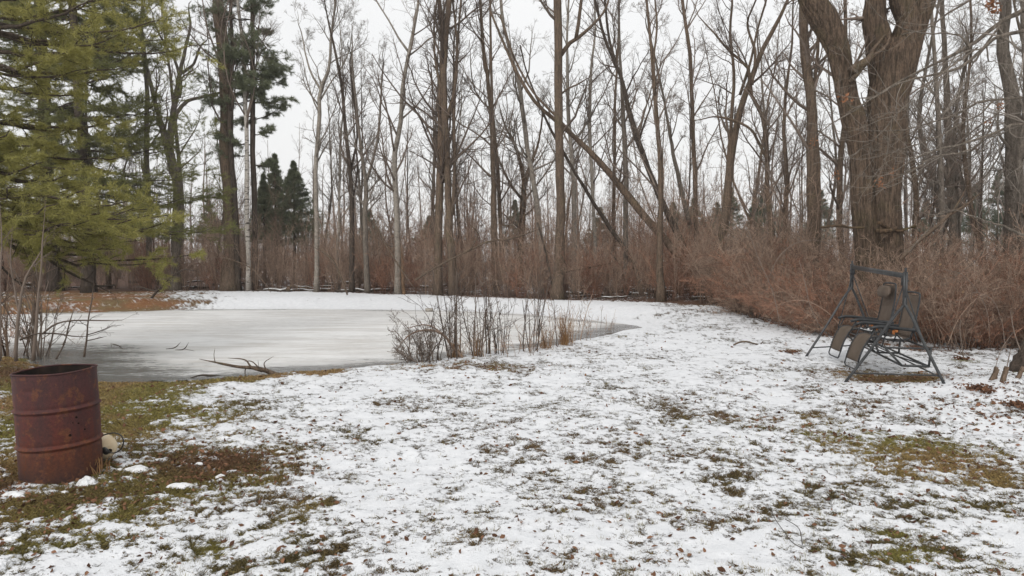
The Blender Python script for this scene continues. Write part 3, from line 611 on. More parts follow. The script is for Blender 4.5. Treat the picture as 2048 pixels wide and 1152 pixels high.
def oak():
    rng = np.random.default_rng(12); D = 8.5
    root = thing('oak_tree', 'oak with lichen-grey limbs sweeping in from the right, a few rust leaves hanging on', 'tree', GD(2420, D+.3))
    base = GD(2420, D+.3); tr = np.array([[base[0], base[1], -.2], [base[0]+.05, base[1], 2], [base[0]-.1, base[1], 5], [base[0], base[1]+.1, 9]])
    q = spline(np.c_[tr, [.30, .24, .2, .1]], 24); tb = MB(); tb.tubes(q[None, :, :3], np.repeat(q[None, :, 3:4], 14, 2)*(1+rng.normal(size=(1, 24, 14))*.04), 14); tb.build('trunk', M['bark_grey'], root)
    limbs = [([(2400,-60,22),(2200,-20,17),(2048,18,13),(2000,50,12),(1955,88,10),(1905,115,9),(1850,142,7),(1790,172,6),(1730,215,4),(1680,245,3),(1640,275,2)], 8.6, 1.),
             ([(2400,20,20),(2150,30,14),(2048,58,11),(1990,78,9),(1940,120,8),(1880,145,7),(1810,160,5),(1750,190,4),(1690,225,3)], 8.2, 1.),
             ([(2400,200,18),(2200,205,12),(2048,200,8),(1985,200,7),(1930,212,6),(1890,232,5),(1840,248,4),(1780,256,3),(1700,262,2)], 8.9, .9),
             ([(2400,260,16),(2200,250,11),(2048,255,8),(1990,278,7),(1935,297,6),(1890,303,5),(1845,320,4),(1800,345,3),(1760,360,2)], 8.1, .9),
             ([(1940,300,5),(1880,318,5),(1830,345,4),(1810,360,3),(1780,375,2)], 8.1, .7),
             ([(2000,50,6),(1960,120,5),(1930,112,5),(1905,85,4),(1880,60,4),(1820,45,3),(1740,25,2)], 8.4, .8),
             ([(2400,-160,16),(2200,-100,12),(2080,-70,9),(1980,-20,7),(1920,10,6),(1860,55,4),(1800,75,3)], 8.8, .8),
             ([(1955,95,5),(1900,135,4),(1850,165,4),(1800,205,3),(1755,250,3),(1720,290,2),(1690,320,2)], 8.0, .8),
             ([(1990,200,5),(1950,235,4),(1900,262,4),(1850,285,3),(1790,300,2),(1730,310,2)], 8.7, .8),
             ([(2100,480,9),(2048,470,7),(2000,455,5),(1960,440,4),(1900,420,3)], 8.3, .5)]
    lb = MB(); cb = MB(); tips = []
    for s, d, k in limbs:
        p, r = stem_from_px(s, d, 0, 30, base=1, jit=.12, rng=rng); r = r*.72
        p[2:] += (rng.normal(size=p[2:].shape)*.018).cumsum(0)*.5
        lb.tubes(p[None], np.repeat(r[None, :, None], 7, 2), 7)
        a, ra, la = grow(p[None], r[None], int(15*k), .2, 1., (30, 75), 1.05, 8, .20, .04, .5, .02, .3, rng, .3, rmin=.0022)
        cb.tubes(a, ra, 4); b, rb, lb_ = grow(a, ra, 4, .15, 1., (30, 70), la*.42, 6, .22, .05, .6, .01, .4, rng, rmin=.0017); cb.tubes(b, rb, 3)
        c, rc, _ = grow(b, rb, 2, .2, 1., (30, 70), np.maximum(lb_*.45, .1), 4, .22, .04, .7, .01, .5, rng, rmin=.0013); cb.tubes(c, rc, 3)
    lb.build('limb', M['bark_grey'], root); cb.build('crown', M['twig_grey'], root)
    for (a, b, d, n, s) in [(1758,366,8,12,.035),(1668,350,8.2,8,.03),(2002,211,8.4,8,.03),(1979,243,8.6,8,.03),(1982,8,8.4,22,.05),(1692,198,8.2,10,.045),(1628,287,8.2,6,.028),(1785,345,8.1,6,.025),(1990,22,8.5,14,.045)]:
        lm = MB(); c = P(a, b, d); leaf_mesh(lm, c+rng.normal(size=(n*2, 3))*np.array([.03, .03, .035]), 0, s*.62, rng, 1.)
        lm.bar(c+np.array([0, 0, -.02]), c+np.array([.03, .02, .09]), .0018, 4)
        lm.build('leaf_cluster', M['leaf_rust'], root, smooth=False)
oak()

# ------------------------------------------------------------------ pines
def needles(mb, P0, Dr, per, ln, wd, rng, spread=.55):
    n = len(P0); p = np.repeat(P0, per, 0); d = np.repeat(Dr, per, 0)
    d = d*rng.uniform(.3, 1., (len(d), 1))+rng.normal(size=d.shape)*spread; d /= np.linalg.norm(d, axis=1, keepdims=True)
    s = np.cross(d, rng.normal(size=d.shape)); s /= np.linalg.norm(s, axis=1, keepdims=True)+1e-9
    l = ln*rng.uniform(.6, 1.15, (len(d), 1)); w = wd*rng.uniform(.7, 1.2, (len(d), 1))
    v = np.stack([p-s*w, p+s*w, p+d*l], 1).reshape(-1, 3)
    mb.add(v, None, np.arange(len(v)).reshape(-1, 3))
def pine(name, label, trunk, boughs, mat, tuft=(.09, .006, 9), c2=13, c3=6, sag=-.02, trunkmat='bark_dark', seed=1, L2=.42, extra=None):
    """trunk: (pts3,radii); boughs: list of (start3, tip3, width)"""
    rng = np.random.default_rng(seed)
    tp, tr = trunk; root = thing(name, label, 'pine tree', (tp[0][0], tp[0][1], hz(tp[0][0], tp[0][1])))
    tb = MB(); tb.tubes(tp[None], tr[None, :, None]*(1+rng.normal(size=(1, len(tr), 10))*.04), 10); tb.build('trunk', M[trunkmat], root)
    lb = MB(); fb = MB()
    A = []; RA = []; LA = []
    boughs = boughs+[(s_, np.array(t_)+rng.normal(size=3)*[.45, .5, .14], w_*.8) for s_, t_, w_ in boughs[::(1 if seed == 3 else 2)]]
    for s, t, w in boughs:
        s = np.array(s); t = np.array(t); Lh = np.linalg.norm(t-s); K = 12; u = np.linspace(0, 1, K)[:, None]
        p = s*(1-u)+t*u; p[:, 2] += -.10*Lh*np.sin(math.pi*u[:, 0])*.6+.06*Lh*u[:, 0]**3; p[1:-1] += rng.normal(size=(K-2, 3))*.02*Lh*.4
        A.append(p); RA.append(np.linspace(w, .006, K)); LA.append(Lh)
    A = np.array(A); RA = np.array(RA); LA = np.array(LA); lb.tubes(A, RA, 5)
    b, rb, l2 = grow(A, RA, c2, .22, 1., (35, 65), np.clip(LA*L2, .4, 1.9), 6, .10, .015, .4, .012, .4, rng, .35, flat=.93, rmin=.003); lb.tubes(b, rb, 3)
    c, rc, l3 = grow(b, rb, c3, .15, 1., (30, 55), np.clip(l2*.42, .15, .6), 4, .12, .03, .6, .006, .5, rng, .4, flat=.8, rmin=.002); lb.tubes(c, rc, 3)
    ln, wd, per = tuft
    for X, ks in ((c, (1, 2, 3)), (b, (2, 3, 4, 5)), (A, (9, 10, 11))):
        for k in ks:
            d = X[:, k]-X[:, k-1]; d /= np.linalg.norm(d, axis=1, keepdims=True)+1e-9
            for f in (0., .5):
                needles(fb, X[:, k]*(1-f)+X[:, k-1]*f, d, per, ln, wd, rng)
    lb.build('limb', M['bark_dark'], root); fb.build('crown', M[mat], root, smooth=False)
    return root
def trunk_px(pts, D, n=24, ext=5): 
    p, r = stem_from_px(pts, D, ext, n, jit=.05); return p, r
def auto_boughs(tp, tr, z0, z1, n, L, rng, az=None, drop=.12, taper=.5, start=0):
    out = []; zz = np.sort(rng.uniform(z0, z1, n))
    for z in zz:
        i = np.searchsorted(tp[:, 2], z); i = min(max(i, 1), len(tp)-1); f = (z-tp[i-1, 2])/(tp[i, 2]-tp[i-1, 2]+1e-9); s = tp[i-1]*(1-f)+tp[i]*f
        a = rng.uniform(0, 2*math.pi) if az is None else rng.uniform(*az)
        l = L*rng.uniform(.6, 1.1)*(1-taper*(z-z0)/(z1-z0)); e = s+np.array([math.cos(a)*l, math.sin(a)*l, -drop*l*rng.uniform(-.4, 1.4)])
        out.append((s, e, .018+.008*l))
    return out
rg = np.random.default_rng(33)
# pine with its dark trunk at the pond's far left bank
tB = trunk_px([(178,588,25),(177,500,24),(171,400,23),(168,300,19),(160,200,17),(153,100,16),(146,0,14)], 28.5)
def on(tp, z):
    i = min(max(np.searchsorted(tp[:, 2], z), 1), len(tp)-1); f = (z-tp[i-1, 2])/(tp[i, 2]-tp[i-1, 2]); return tp[i-1]*(1-f)+tp[i]*f
bb = []
for (ys, tx, ty, dd) in [(330,400,360,-.5),(345,330,372,.6),(375,405,405,-.7),(390,350,420,.4),(420,410,478,-.6),(430,350,470,.5),(300,385,285,-.3),(280,330,250,.5),(235,370,195,-.5),(220,300,205,.6),(170,330,90,.4),(150,345,60,-.5),
                         (120,300,50,0),(90,330,10,.4),(60,280,-30,-.4),(360,60,380,-.4),(390,20,430,-.3),(300,50,330,.5),(250,30,290,-.5),(200,60,230,.5),(150,40,150,-.5),(100,30,110,.5),(60,60,50,0),(420,250,455,-1.3),(350,230,370,-1.6),(260,240,290,-1.5),(190,220,220,-1.6),(130,230,140,-1.5),(400,120,440,-1.6),(310,110,340,-1.6),(230,120,250,-1.6)]:
    s = on(tB[0], P(170, ys, 28.5)[2]); bb.append((s, P(tx, ty, 28.5+dd), .045))
bb += auto_boughs(tB[0], tB[1], 3.5, 15, 12, 3.0, rg, az=(.3, 2.9)) + auto_boughs(tB[0], tB[1], 10.5, 16, 30, 2.6, rg)
pine('white_pine', 'pine with a dark bare lower trunk and long dark green boughs reaching right', tB, bb, 'needle_mid', (.13, .0065, 7), 14, 6, seed=3)
tA = trunk_px([(112,592,25),(106,500,26),(98,400,24),(90,260,22),(86,150,21),(78,0,18)], 29.5)
bb = auto_boughs(tA[0], tA[1], 3.2, 11, 24, 3.3, rg, taper=.2) + auto_boughs(tA[0], tA[1], 10, 17, 30, 2.8, rg)
pine('white_pine', 'pine at the far left with its trunk half hidden in green foliage', tA, bb, 'needle_mid', (.13, .006, 6), 10, 5, seed=4)
# near pine whose trunk is left of the view; light yellow-green boughs hang into it
bx = np.array([-9.3, 11.6, 0]); tp = np.array([bx+[0, 0, -.2], bx+[0, 0, 3], bx+[.1, 0, 7], bx+[.1, .1, 12], bx+[0, 0, 16]]); q = spline(np.c_[tp, [.3, .25, .2, .14, .04]], 24)
tN = (q[:, :3], q[:, 3]); bb = []
for (tx, ty, d, rise) in [(300,462,10.6,.7),(270,440,11.4,.6),(285,420,12.2,.5),(215,400,10.2,.6),(160,370,11.0,.5),(90,345,10.4,.4),(40,400,9.8,.5),(120,440,9.6,.6),(180,470,10.2,.6),
                          (205,352,12.8,.5),(330,480,12.4,.6),(280,500,12.6,.7),(300,548,12.2,.9),(230,520,11.6,.9),(90,500,10.8,.8),(30,470,10.2,.7),(30,330,10.6,.4),(110,300,12,.3),
                          (345,62,12.4,.1),(240,90,11.4,.1),(150,120,11.2,.1),(260,150,12.4,.1),(330,100,13,.1),(220,10,10.8,0),
                          (230,262,12.6,.2),(170,200,12.8,.2),(20,280,10.2,.3),(250,330,13.2,.4),(340,5,13,0),(140,-30,11,0)]:
    e = P(tx, ty, d); zt = e[2]+rise; bb.append((on(tN[0], max(min(zt, 15), .8)), e, .05))
bb += auto_boughs(tN[0], tN[1], 1.8, 15, 16, 3.2, rg)
pine('white_pine', 'nearest pine, yellow-green boughs hanging in from the left edge', tN, bb, 'needle', (.10, .0036, 7), 12, 6, seed=5, L2=.24)
# darker sparse pines behind the birch
tC = trunk_px([(510,590,11),(508,450,11),(507,300,10),(506,150,9),(505,0,8)], 30)
bb = []
for (ys, tx, ty, dd) in [(160,570,165,0),(150,430,150,.5),(90,420,60,0),(240,565,215,.3),(230,440,250,0),(60,575,140,0),(290,440,275,.3),(310,430,305,0),(200,410,210,-.4),(130,400,100,.4),(40,410,20,0),(100,545,120,-.5),(330,545,330,.3),(180,400,155,0),(20,400,-20,0),(270,540,262,-.4)]:
    bb.append((on(tC[0], P(508, ys, 30)[2]), P(tx, ty, 30+dd), .03))
bb += auto_boughs(tC[0], tC[1], 8, 16, 24, 1.8, rg)
pine('white_pine', 'slim pine with sparse dark tufts behind the birch', tC, bb, 'needle_dark', (.15, .0055, 6), 14, 5, seed=6)
def spruce(label, px, ybase, ytop, D, wpx, mat='needle_far', seed=1, group=None, n=90, dens=1.):
    rng = np.random.default_rng(seed); g = GD(px, D); top = P(px, ytop, D)[2]; h = top-g[2]; R = wpx/2*D/FPX
    p = np.array([g+[0, 0, -.1], g+[0, 0, h*.5], g+[0, 0, h]]); q = spline(np.c_[p, [h*.014, h*.01, .01]], 12)
    R *= 1.7; root = thing('spruce_tree', label, 'conifer', g, group); tb = MB(); tb.tubes(q[None, :, :3], q[None, :, 3], 7); tb.build('trunk', M['bark_dark'], root)
    n = int(n*1.7); z = (.3+.69*rng.random(n)**.8)*h; a = rng.uniform(0, 2*math.pi, n); l = R*np.clip((1.0-z/h), .01, .85)**1.15*1.45*rng.uniform(.75, 1.15, n)
    u = np.linspace(0, 1, 6); A = np.zeros((n, 6, 3)); A[:, :, 0] = g[0]+np.cos(a)[:, None]*l[:, None]*u; A[:, :, 1] = g[1]+np.sin(a)[:, None]*l[:, None]*u
    A[:, :, 2] = g[2]+z[:, None]+l[:, None]*(.12*u**2-.10*u+.15*u)
    fb = MB(); b, rb, l2 = grow(A, np.full((n, 6), .01), int(8*dens), .1, 1, (35, 65), l*.4, 4, .1, .02, .5, .01, .5, rng, .5, flat=.7)
    fb.tubes(A, np.full((n, 6), .008), 3); s = D/25
    for X, ks in ((A, (2, 3, 4, 5)), (b, (1, 2, 3))):
        for k in ks:
            d = X[:, k]-X[:, k-1]; d /= np.linalg.norm(d, axis=1, keepdims=True)+1e-9
            for f in (0, .33, .66): needles(fb, X[:, k]*(1-f)+X[:, k-1]*f, d, 4, .13*s**.5, .0045*s, rng, .9)
    fb.build('crown', M[mat], root, smooth=False); return root
spruce('dark dense conifer behind the thin trunks, left of the alone-standing pale tree', 590, 0, 322, 38, 100, 'needle_dark', 1, n=150)
spruce('dark conifer with the highest tip of the left conifer clump', 553, 0, 305, 39, 70, 'needle_dark', 2, n=120)
spruce('dark conifer half hidden behind the white birch', 530, 0, 345, 37, 60, 'needle_dark', 3, n=90)
for k, (a, t, D, w) in enumerate([(1385,398,50,70),(1460,376,52,70),(1432,405,55,80),(1527,366,54,60),(1508,392,48,50),(1640,380,60,70),(1992,340,48,70),(1945,372,52,60),(1345,405,60,70),(215,400,45,80),(420,400,60,60),(740,420,60,60),(1030,400,62,50),(1560,420,52,60),(2030,360,46,60),(1200,415,62,60),(860,430,64,60),(60,380,45,90),(1850,400,55,60)]):
    spruce('small far pine rising above the brush beyond the bare trunks', a, 0, t, D, w, 'needle_far', 20+k, 'far pines beyond the woods', n=60)

# ------------------------------------------------------------------ background trees, copies of a few kinds
def proto_tree(k, h, r0, tw, bk, kind):
    rng = np.random.default_rng(100+k); n = 18
    d = np.array([rng.normal()*.05, rng.normal()*.03, 1]); p = [np.array([0, 0, -.15])]
    for i in range(n-1):
        d = d+np.array([rng.normal()*.05, rng.normal()*.05, .1]); d /= np.linalg.norm(d); p.append(p[-1]+d*h/(n-1))
    p = np.array(p); r = np.linspace(r0, r0*.15, n)
    root = thing(kind, 'x', 'tree', (0, 0, 0)); stems = [(p, r)]
    if k % 3 == 0:
        i = rng.integers(4, 8); q = [p[i]]; d = np.array([rng.choice([-.5, .5]), rng.normal()*.2, 1.]); d /= np.linalg.norm(d)
        for j in range(n-1-i): d = d+np.array([rng.normal()*.05, 0, .12]); d /= np.linalg.norm(d); q.append(q[-1]+d*h/(n-1))
        q = np.array(q); stems.append((q, np.linspace(r[i]*.7, r0*.12, len(q))))
    tb = MB()
    for a, b in stems: tb.tubes(a[None], b[None], 7)
    tb.build('trunk', M[bk], root); cb = MB(); branches(cb, stems, 0, (20, 6, 5, 2), .22, (22, 55), .22, .13, rng, .0032)
    cb.build('crown', M[tw], root); return root
protos = [proto_tree(k, h, r, tw, bk, nm) for k, (h, r, tw, bk, nm) in enumerate([
    (13, .10, 'twig', 'bark', 'bare_tree'), (15, .13, 'twig', 'bark_grey', 'bare_tree'), (11, .07, 'twig_grey', 'bark_pale', 'slender_tree'),
    (14, .12, 'twig', 'bark', 'bare_tree'), (9, .055, 'twig', 'bark', 'sapling'), (12, .085, 'twig_grey', 'bark_grey', 'slender_tree'),
    (7, .04, 'twig', 'bark_dark', 'sapling'), (13, .09, 'twig_dark', 'bark_dark', 'bare_tree')])]
rb = np.random.default_rng(77); used = set(); cnt = 0
LB = {'bare_tree': 'bare grey-brown tree among the many deep in the woods', 'slender_tree': 'slender pale bare tree among the many deep in the woods', 'sapling': 'thin bare sapling rising out of the brush in the woods'}
def put(k, x, y, sc, rz):
    global cnt
    nm = protos[k].name.split('.')[0]; loc = (x, y, hz(x, y))
    if k not in used:
        used.add(k); o = protos[k]; o.location = loc; o.rotation_euler = (0, 0, rz); o.scale = (sc,)*3; o['label'] = LB[nm]; o['group'] = 'background '+nm.replace('_', ' ')+'s'
    else: o = copy_thing(protos[k], loc, rz, sc, LB[nm], 'background '+nm.replace('_', ' ')+'s')
    o['category'] = 'sapling' if nm == 'sapling' else 'tree'
    cnt += 1
for i in range(100):
    D = 28+(i/100)**1.1*38; px = rb.uniform(-350, 2400)
    D = max(D, float(edge(px))+1.5)
    if 520 < px < 640 and rb.random() < .8: px += 600
    put(int(rb.choice([0,1,2,3,4,4,5,6,6,7])), (px-1024)/FPX*D, D, rb.uniform(.8, 1.15), rb.uniform(0, 6.28))
for i in range(15):                            # nearer ones on the right, behind the thicket
    px = rb.uniform(1440, 2250); D = max(float(edge(px))+rb.uniform(3, 12), 17)
    put(int(rb.choice([0,4,4,5,6,6,7,2])), (px-1024)/FPX*D, D, rb.uniform(.75, 1.), rb.uniform(0, 6.28))
# far-off wood that reads as one mass
def far_wood():
    rng = np.random.default_rng(9); n = 330; D = rng.uniform(62, 110, n); px = rng.uniform(-500, 2550, n)
    x = (px-1024)/FPX*D; h = rng.uniform(7, 15, n)*1.0; K = 6; u = np.linspace(0, 1, K)
    p = np.zeros((n, K, 3)); p[:, :, 0] = x[:, None]+(rng.normal(size=(n, K))*.12).cumsum(1); p[:, :, 1] = D[:, None]; p[:, :, 2] = h[:, None]*u-.1
    r = rng.uniform(.06, .16, n)[:, None]*np.linspace(1, .2, K); mb = MB(); mb.tubes(p, r, 4)
    a, ra, la = grow(p, r, 12, .1, 1, (25, 60), h*.2, 4, .15, .12, .5, .03, .4, rng, rmin=.012); mb.tubes(a, ra, 3)
    b, rb_, lb = grow(a, ra, 7, .1, 1, (25, 60), la*.5, 3, .15, .1, .6, .02, .5, rng, rmin=.008); mb.tubes(b, rb_, 3)
    # undergrowth below it
    m = 5200; D = rng.uniform(46, 110, m); px = rng.uniform(-500, 2550, m); x = (px-1024)/FPX*D; s = np.zeros((m, 4, 3))
    hh = rng.uniform(1.2, 4.2, m); dx = rng.normal(size=m)*.5; u = np.linspace(0, 1, 4)
    s[:, :, 0] = x[:, None]+dx[:, None]*u; s[:, :, 1] = D[:, None]; s[:, :, 2] = hh[:, None]*u-.05
    rs = np.full((m, 1), .02)*np.linspace(1, .4, 4); mb2 = MB(); mb2.tubes(s, rs, 3)
    a, ra, _ = grow(s, rs, 7, .1, 1, (20, 55), hh*.4, 3, .2, .1, .7, .02, .5, rng, rmin=.010); mb2.tubes(a, ra, 3)
    o = mb.build('distant_woods', M['twig'], kind='stuff'); tag(o, 'far-off mass of bare grey-brown trees beyond the woods', 'woods')
    o = mb2.build('distant_undergrowth', M['brush'], kind='stuff'); tag(o, 'far-off brown undergrowth covering the forest floor', 'undergrowth')
far_wood()

# ------------------------------------------------------------------ shrubs and brush
def shrub_mesh(seed, h, spread, stems, mat, name='shrub', label='x', group=None, arch=.0, cs=(7, 5, 3), rmin=.003, r0=.009, base_r=.25, K=7, wand=.12):
    rng = np.random.default_rng(seed); a = rng.uniform(0, 2*math.pi, stems); rr = rng.random(stems)**.5*base_r
    p = np.zeros((stems, K, 3)); p[:, 0, 0] = np.cos(a)*rr; p[:, 0, 1] = np.sin(a)*rr; p[:, 0, 2] = -.05
    out = rng.random(stems)*spread; a2 = a+rng.normal(size=stems)*.5
    d = np.stack([np.cos(a2)*out, np.sin(a2)*out, np.ones(stems)], 1); d /= np.linalg.norm(d, axis=1, keepdims=True); hh = h*rng.uniform(.45, 1.1, stems)
    for k in range(1, K):
        d = d+rng.normal(size=d.shape)*wand; d[:, 2] += .02-arch*k/K; d /= np.linalg.norm(d, axis=1, keepdims=True); p[:, k] = p[:, k-1]+d*(hh/(K-1))[:, None]
    p[:, 1:, 2] = np.maximum(p[:, 1:, 2], .02)
    r = (r0*rng.uniform(.6, 1.3, stems))[:, None]*np.linspace(1, .35, K); mb = MB(); mb.tubes(p, r, 4)
    b, rb_, lb = grow(p, r, cs[0], .15, 1, (20, 60), hh*.38, 5, .2, .04-arch*.3, .6, .02, .5, rng, rmin=rmin*1.3); mb.tubes(b, rb_, 3)
    c, rc, lc = grow(b, rb_, cs[1], .1, 1, (20, 65), np.maximum(lb*.5, .1), 4, .22, .03, .7, .02, .5, rng, rmin=rmin); mb.tubes(c, rc, 3)
    if cs[2]:
        e, re, _ = grow(c, rc, cs[2], .1, 1, (20, 65), np.maximum(lc*.5, .08), 3, .2, .02, .8, .02, .5, rng, rmin=rmin*.8); mb.tubes(e, re, 3)
    return mb
def shrub_proto(seed, *a, name='shrub', label='x', group=None, mat='brush', **k):
    mb = shrub_mesh(seed, *a, mat, **k); o = mb.build(name, M[mat]); tag(o, label, 'shrub', group); return o
GB = 'bare shrubs of the brush behind the pond'; GR = 'reddish shrubs of the thicket at the right'
LBr = 'bare reddish-brown shrub in the dense brush band behind the pond'; LRr = 'tangled reddish bramble bush in the thicket at the right'
sp = [shrub_proto(200+k, h, s, n, mat=m, label=LBr, group=GB, cs=(7, 4, 2)) for k, (h, s, n, m) in enumerate([(3.0, .5, 22, 'brush'), (3.8, .3, 16, 'brush'), (2.3, .7, 26, 'brush'), (3.3, .5, 18, 'brush'), (2.2, .6, 28, 'brush_red')])]
tp_ = [shrub_proto(300+k, h, s, n, mat=m, label=LRr, group=GR, name='bramble_bush', arch=ar, cs=(7, 5, 3), rmin=.0022, r0=.007, base_r=.4) for k, (h, s, n, m, ar) in enumerate([(1.9, 1.3, 34, 'brush_red', .22), (2.3, .8, 30, 'brush', .1), (1.7, 1.5, 36, 'brush', .3), (2.6, .6, 24, 'brush', .06)])]
firsts = set()
def put_shrub(lst, k, x, y, sc, zs=1.):
    o = lst[k]
    if o.name in firsts: o = o.copy(); COL.objects.link(o)
    else: firsts.add(o.name)
    o.location = (x, y, hz(x, y)); o.rotation_euler = (0, 0, rb.uniform(0, 6.28)); o.scale = (sc, sc, sc*zs); return o
for i in range(250):
    if i < 110: px = -250+(i+rb.uniform(0, 1))*1750/110; D = float(edge(px))+rb.uniform(.5, 2.2)
    else: px = rb.uniform(-400, 1750); D = float(edge(px))+rb.uniform(2, 18)
    if px < 430: D = max(D, 27)
    put_shrub(sp, int(rb.integers(0, 5)), (px-1024)/FPX*D, D, rb.uniform(.75, 1.1)*(.7 if i < 110 else 1.15), 1.4 if px < 1430 else .8)
for i in range(104):
    px = rb.uniform(1450, 2400) if i > 34 else 1445+i*26+rb.uniform(-8, 8)
    D = float(edge(px))+(rb.uniform(.4, .9) if i <= 34 else rb.uniform(.8, 7)); D += .5*(1690 < px < 1900)
    sc = rb.uniform(.8, 1.15)*(1. if i > 34 else .72); 
    put_shrub(tp_, int(rb.integers(0, 4)), (px-1024)/FPX*D, D, sc)
for s in sp+tp_:
    if s.name not in firsts: bpy.data.objects.remove(s)

# ------------------------------------------------------------------ saplings and shrubs at the pond's near shore
def pond_shrub(label, px, py, h, n, spread, seed, mat='brush', arch=0., cs=(4, 2, 0), r0=.008, base_r=.15, name='waterside_shrub', rmin=.0022):
    mb = shrub_mesh(seed, h, spread, n, mat, cs=cs, arch=arch, r0=r0, base_r=base_r, rmin=rmin, K=8, wand=.06 if arch == 0 else .12)
    g = G(px, py); o = mb.build(name, M[mat]); o.location = tuple(g); tag(o, label, 'shrub', None); return o
pond_shrub('low arching tangle of dark twigs at the left end of the waterside shrubs', 835, 724, .75, 26, 1.1, 401, 'twig', .12, (6, 4, 1))
pond_shrub('dense clump of upright stems, tallest of the waterside shrubs', 905, 715, 1.6, 13, .22, 402, 'twig_dark', 0, (5, 3, 0), .0085)
pond_shrub('thick clump of stems right of the tallest waterside shrub', 948, 713, 1.35, 11, .2, 403, 'twig', 0, (5, 2, 0), .0085)
pond_shrub('tall thin pair of dark stems standing in the ice edge', 982, 708, 1.4, 7, .12, 404, 'twig_dark', 0, (4, 2, 0), .009, .1)
pond_shrub('thin dark stems with a lot of side twigs by the brown bank', 1003, 706, 1.2, 9, .25, 405, 'twig_dark', 0, (5, 2, 0), .007)
pond_shrub('dark stem cluster leaning outwards left of the dry reed tuft', 1062, 702, 1.5, 9, .28, 406, 'twig_dark', 0, (4, 2, 0), .010)
pond_shrub('sparse brown stems beside the dry reed tuft', 1098, 694, 1.1, 8, .4, 407, 'brush', 0, (4, 2, 0), .007)
pond_shrub('fine upright stems right of the dry reed tuft', 1155, 682, .9, 12, .4, 408, 'brush', 0, (4, 2, 0), .006, .35)
pond_shrub('short fine stems at the tip of the pond', 1195, 668, .8, 12, .4, 409, 'brush', 0, (3, 2, 0), .006, .4)
pond_shrub('fringe of low reddish stems along the ice between shrubs', 1020, 704, .45, 26, .5, 410, 'brush', 0, (4, 2, 0), .005, .6)
pond_shrub('dark wiry stems on the ice left of the tallest waterside shrub', 870, 720, 1.2, 12, .4, 411, 'twig_dark', .05, (5, 3, 0), .008, .3)
# left shore
pond_shrub('stout forked brown stems at the left edge of the pond', 30, 712, 2.3, 10, .45, 420, 'brush', 0, (5, 3, 2), .018, .3, 'shore_sapling')
pond_shrub('clump of slim saplings behind the rusty barrel', 68, 716, 1.9, 11, .35, 421, 'twig', 0, (5, 3, 2), .014, .25, 'shore_sapling')
pond_shrub('tangled low twigs at the left edge of the ice', 5, 705, 1.2, 26, .8, 422, 'brush_red', .05, (5, 3, 1), .009, .5)
pond_shrub('wispy brown twigs reaching over the ice behind the barrel', 110, 716, .8, 18, 1.2, 423, 'brush', .08, (4, 3, 0), .005, .3)
def px_branch(name, label, stems, D, mat, cs=(6, 3, 0), L=.25, cat='branch', jit=.03, sides=6, rmin=.0022):
    rng = np.random.default_rng(hash_(label) % 9999); kk = .5 if (np.isscalar(D) and D > 20) else 1.
    stems = [[(a_, b_, w_*kk) for a_, b_, w_ in s_] for s_ in stems]; st = [stem_from_px(s, D if np.isscalar(D) else D[k], 0, 16, base=1, jit=jit, rng=rng) for k, s in enumerate(stems)]
    for _, r_ in st: r_[-4:] *= np.array([.8, .62, .42, .2])
    o_ = st[0][0][0]; mb = MB()
    for p, r in st:
        mb.tubes(p[None], r[None], sides)
        if cs[0]:
            b, rb_, lb = grow(p[None], r[None], cs[0], .3, 1, (25, 60), np.linalg.norm(p[-1]-p[0])*L, 5, .15, .03, .5, .01, .4, rng, rmin=rmin); mb.tubes(b, rb_, 3)
            if cs[1]: c, rc, _ = grow(b, rb_, cs[1], .2, 1, (25, 60), lb*.5, 4, .15, .02, .6, .01, .4, rng, rmin=rmin*.8); mb.tubes(c, rc, 3)
    o = mb.build(name, M[mat], origin=o_); tag(o, label, cat); return o
px_branch('shore_sapling', 'thick straight young stem behind the barrel', [[(66,722,8),(71,660,7),(76,600,5),(80,540,4),(88,470,3),(92,400,1)]], 9.6, 'twig', (6,3,0), .25, 'sapling')
px_branch('shore_sapling', 'forked reddish stem at the left behind the barrel', [[(32,722,8),(37,650,7),(42,600,6),(58,545,4),(76,505,3),(100,450,1)],[(38,625,5),(30,580,4),(22,520,3),(25,450,1)]], 9.8, 'twig', (6,3,0), .25, 'sapling')
px_branch('shore_sapling', 'sapling cut by the left edge of the view', [[(0,722,6),(3,640,5),(2,560,4),(5,480,3),(-2,380,1)]], 9.2, 'twig', (6,3,0), .25, 'sapling')
px_branch('shore_sapling', 'single leaning stem standing in the ice right behind the barrel', [[(168,714,5),(172,680,4),(178,640,3),(185,600,3),(188,560,2)],[(172,682,2),(190,678,2),(215,672,1)],[(174,670,2),(200,662,2),(232,648,1)]], 9.6, 'twig_dark', (3,0,0), .2, 'sapling')
px_branch('shore_sapling', 'thin leaning stem left of the one in the ice', [[(112,718,4),(125,690,3),(138,655,3),(150,610,2)],[(125,690,2),(140,660,1),(165,630,1)]], 9.7, 'twig_dark', (4,0,0), .25, 'sapling')
px_branch('low_branch', 'long bare branch curving out over the ice from the left saplings', [[(85,668,4),(105,652,4),(130,643,3),(170,641,3),(215,641,2),(245,640,1),(268,628,1)],[(40,680,4),(70,668,3),(110,668,3),(150,673,2),(180,672,1),(230,650,1)]], 9.4, 'twig_dark', (6,2,0), .2)
px_branch('dead_branch', 'long dead bough sagging from the pine across the far left bank', [[(0,460,9),(40,480,8),(90,515,7),(140,545,5),(190,570,4),(230,590,3)],[(0,530,5),(30,560,4),(70,575,3)]], 12.5, 'bark_dark', (12,4,0), .22)
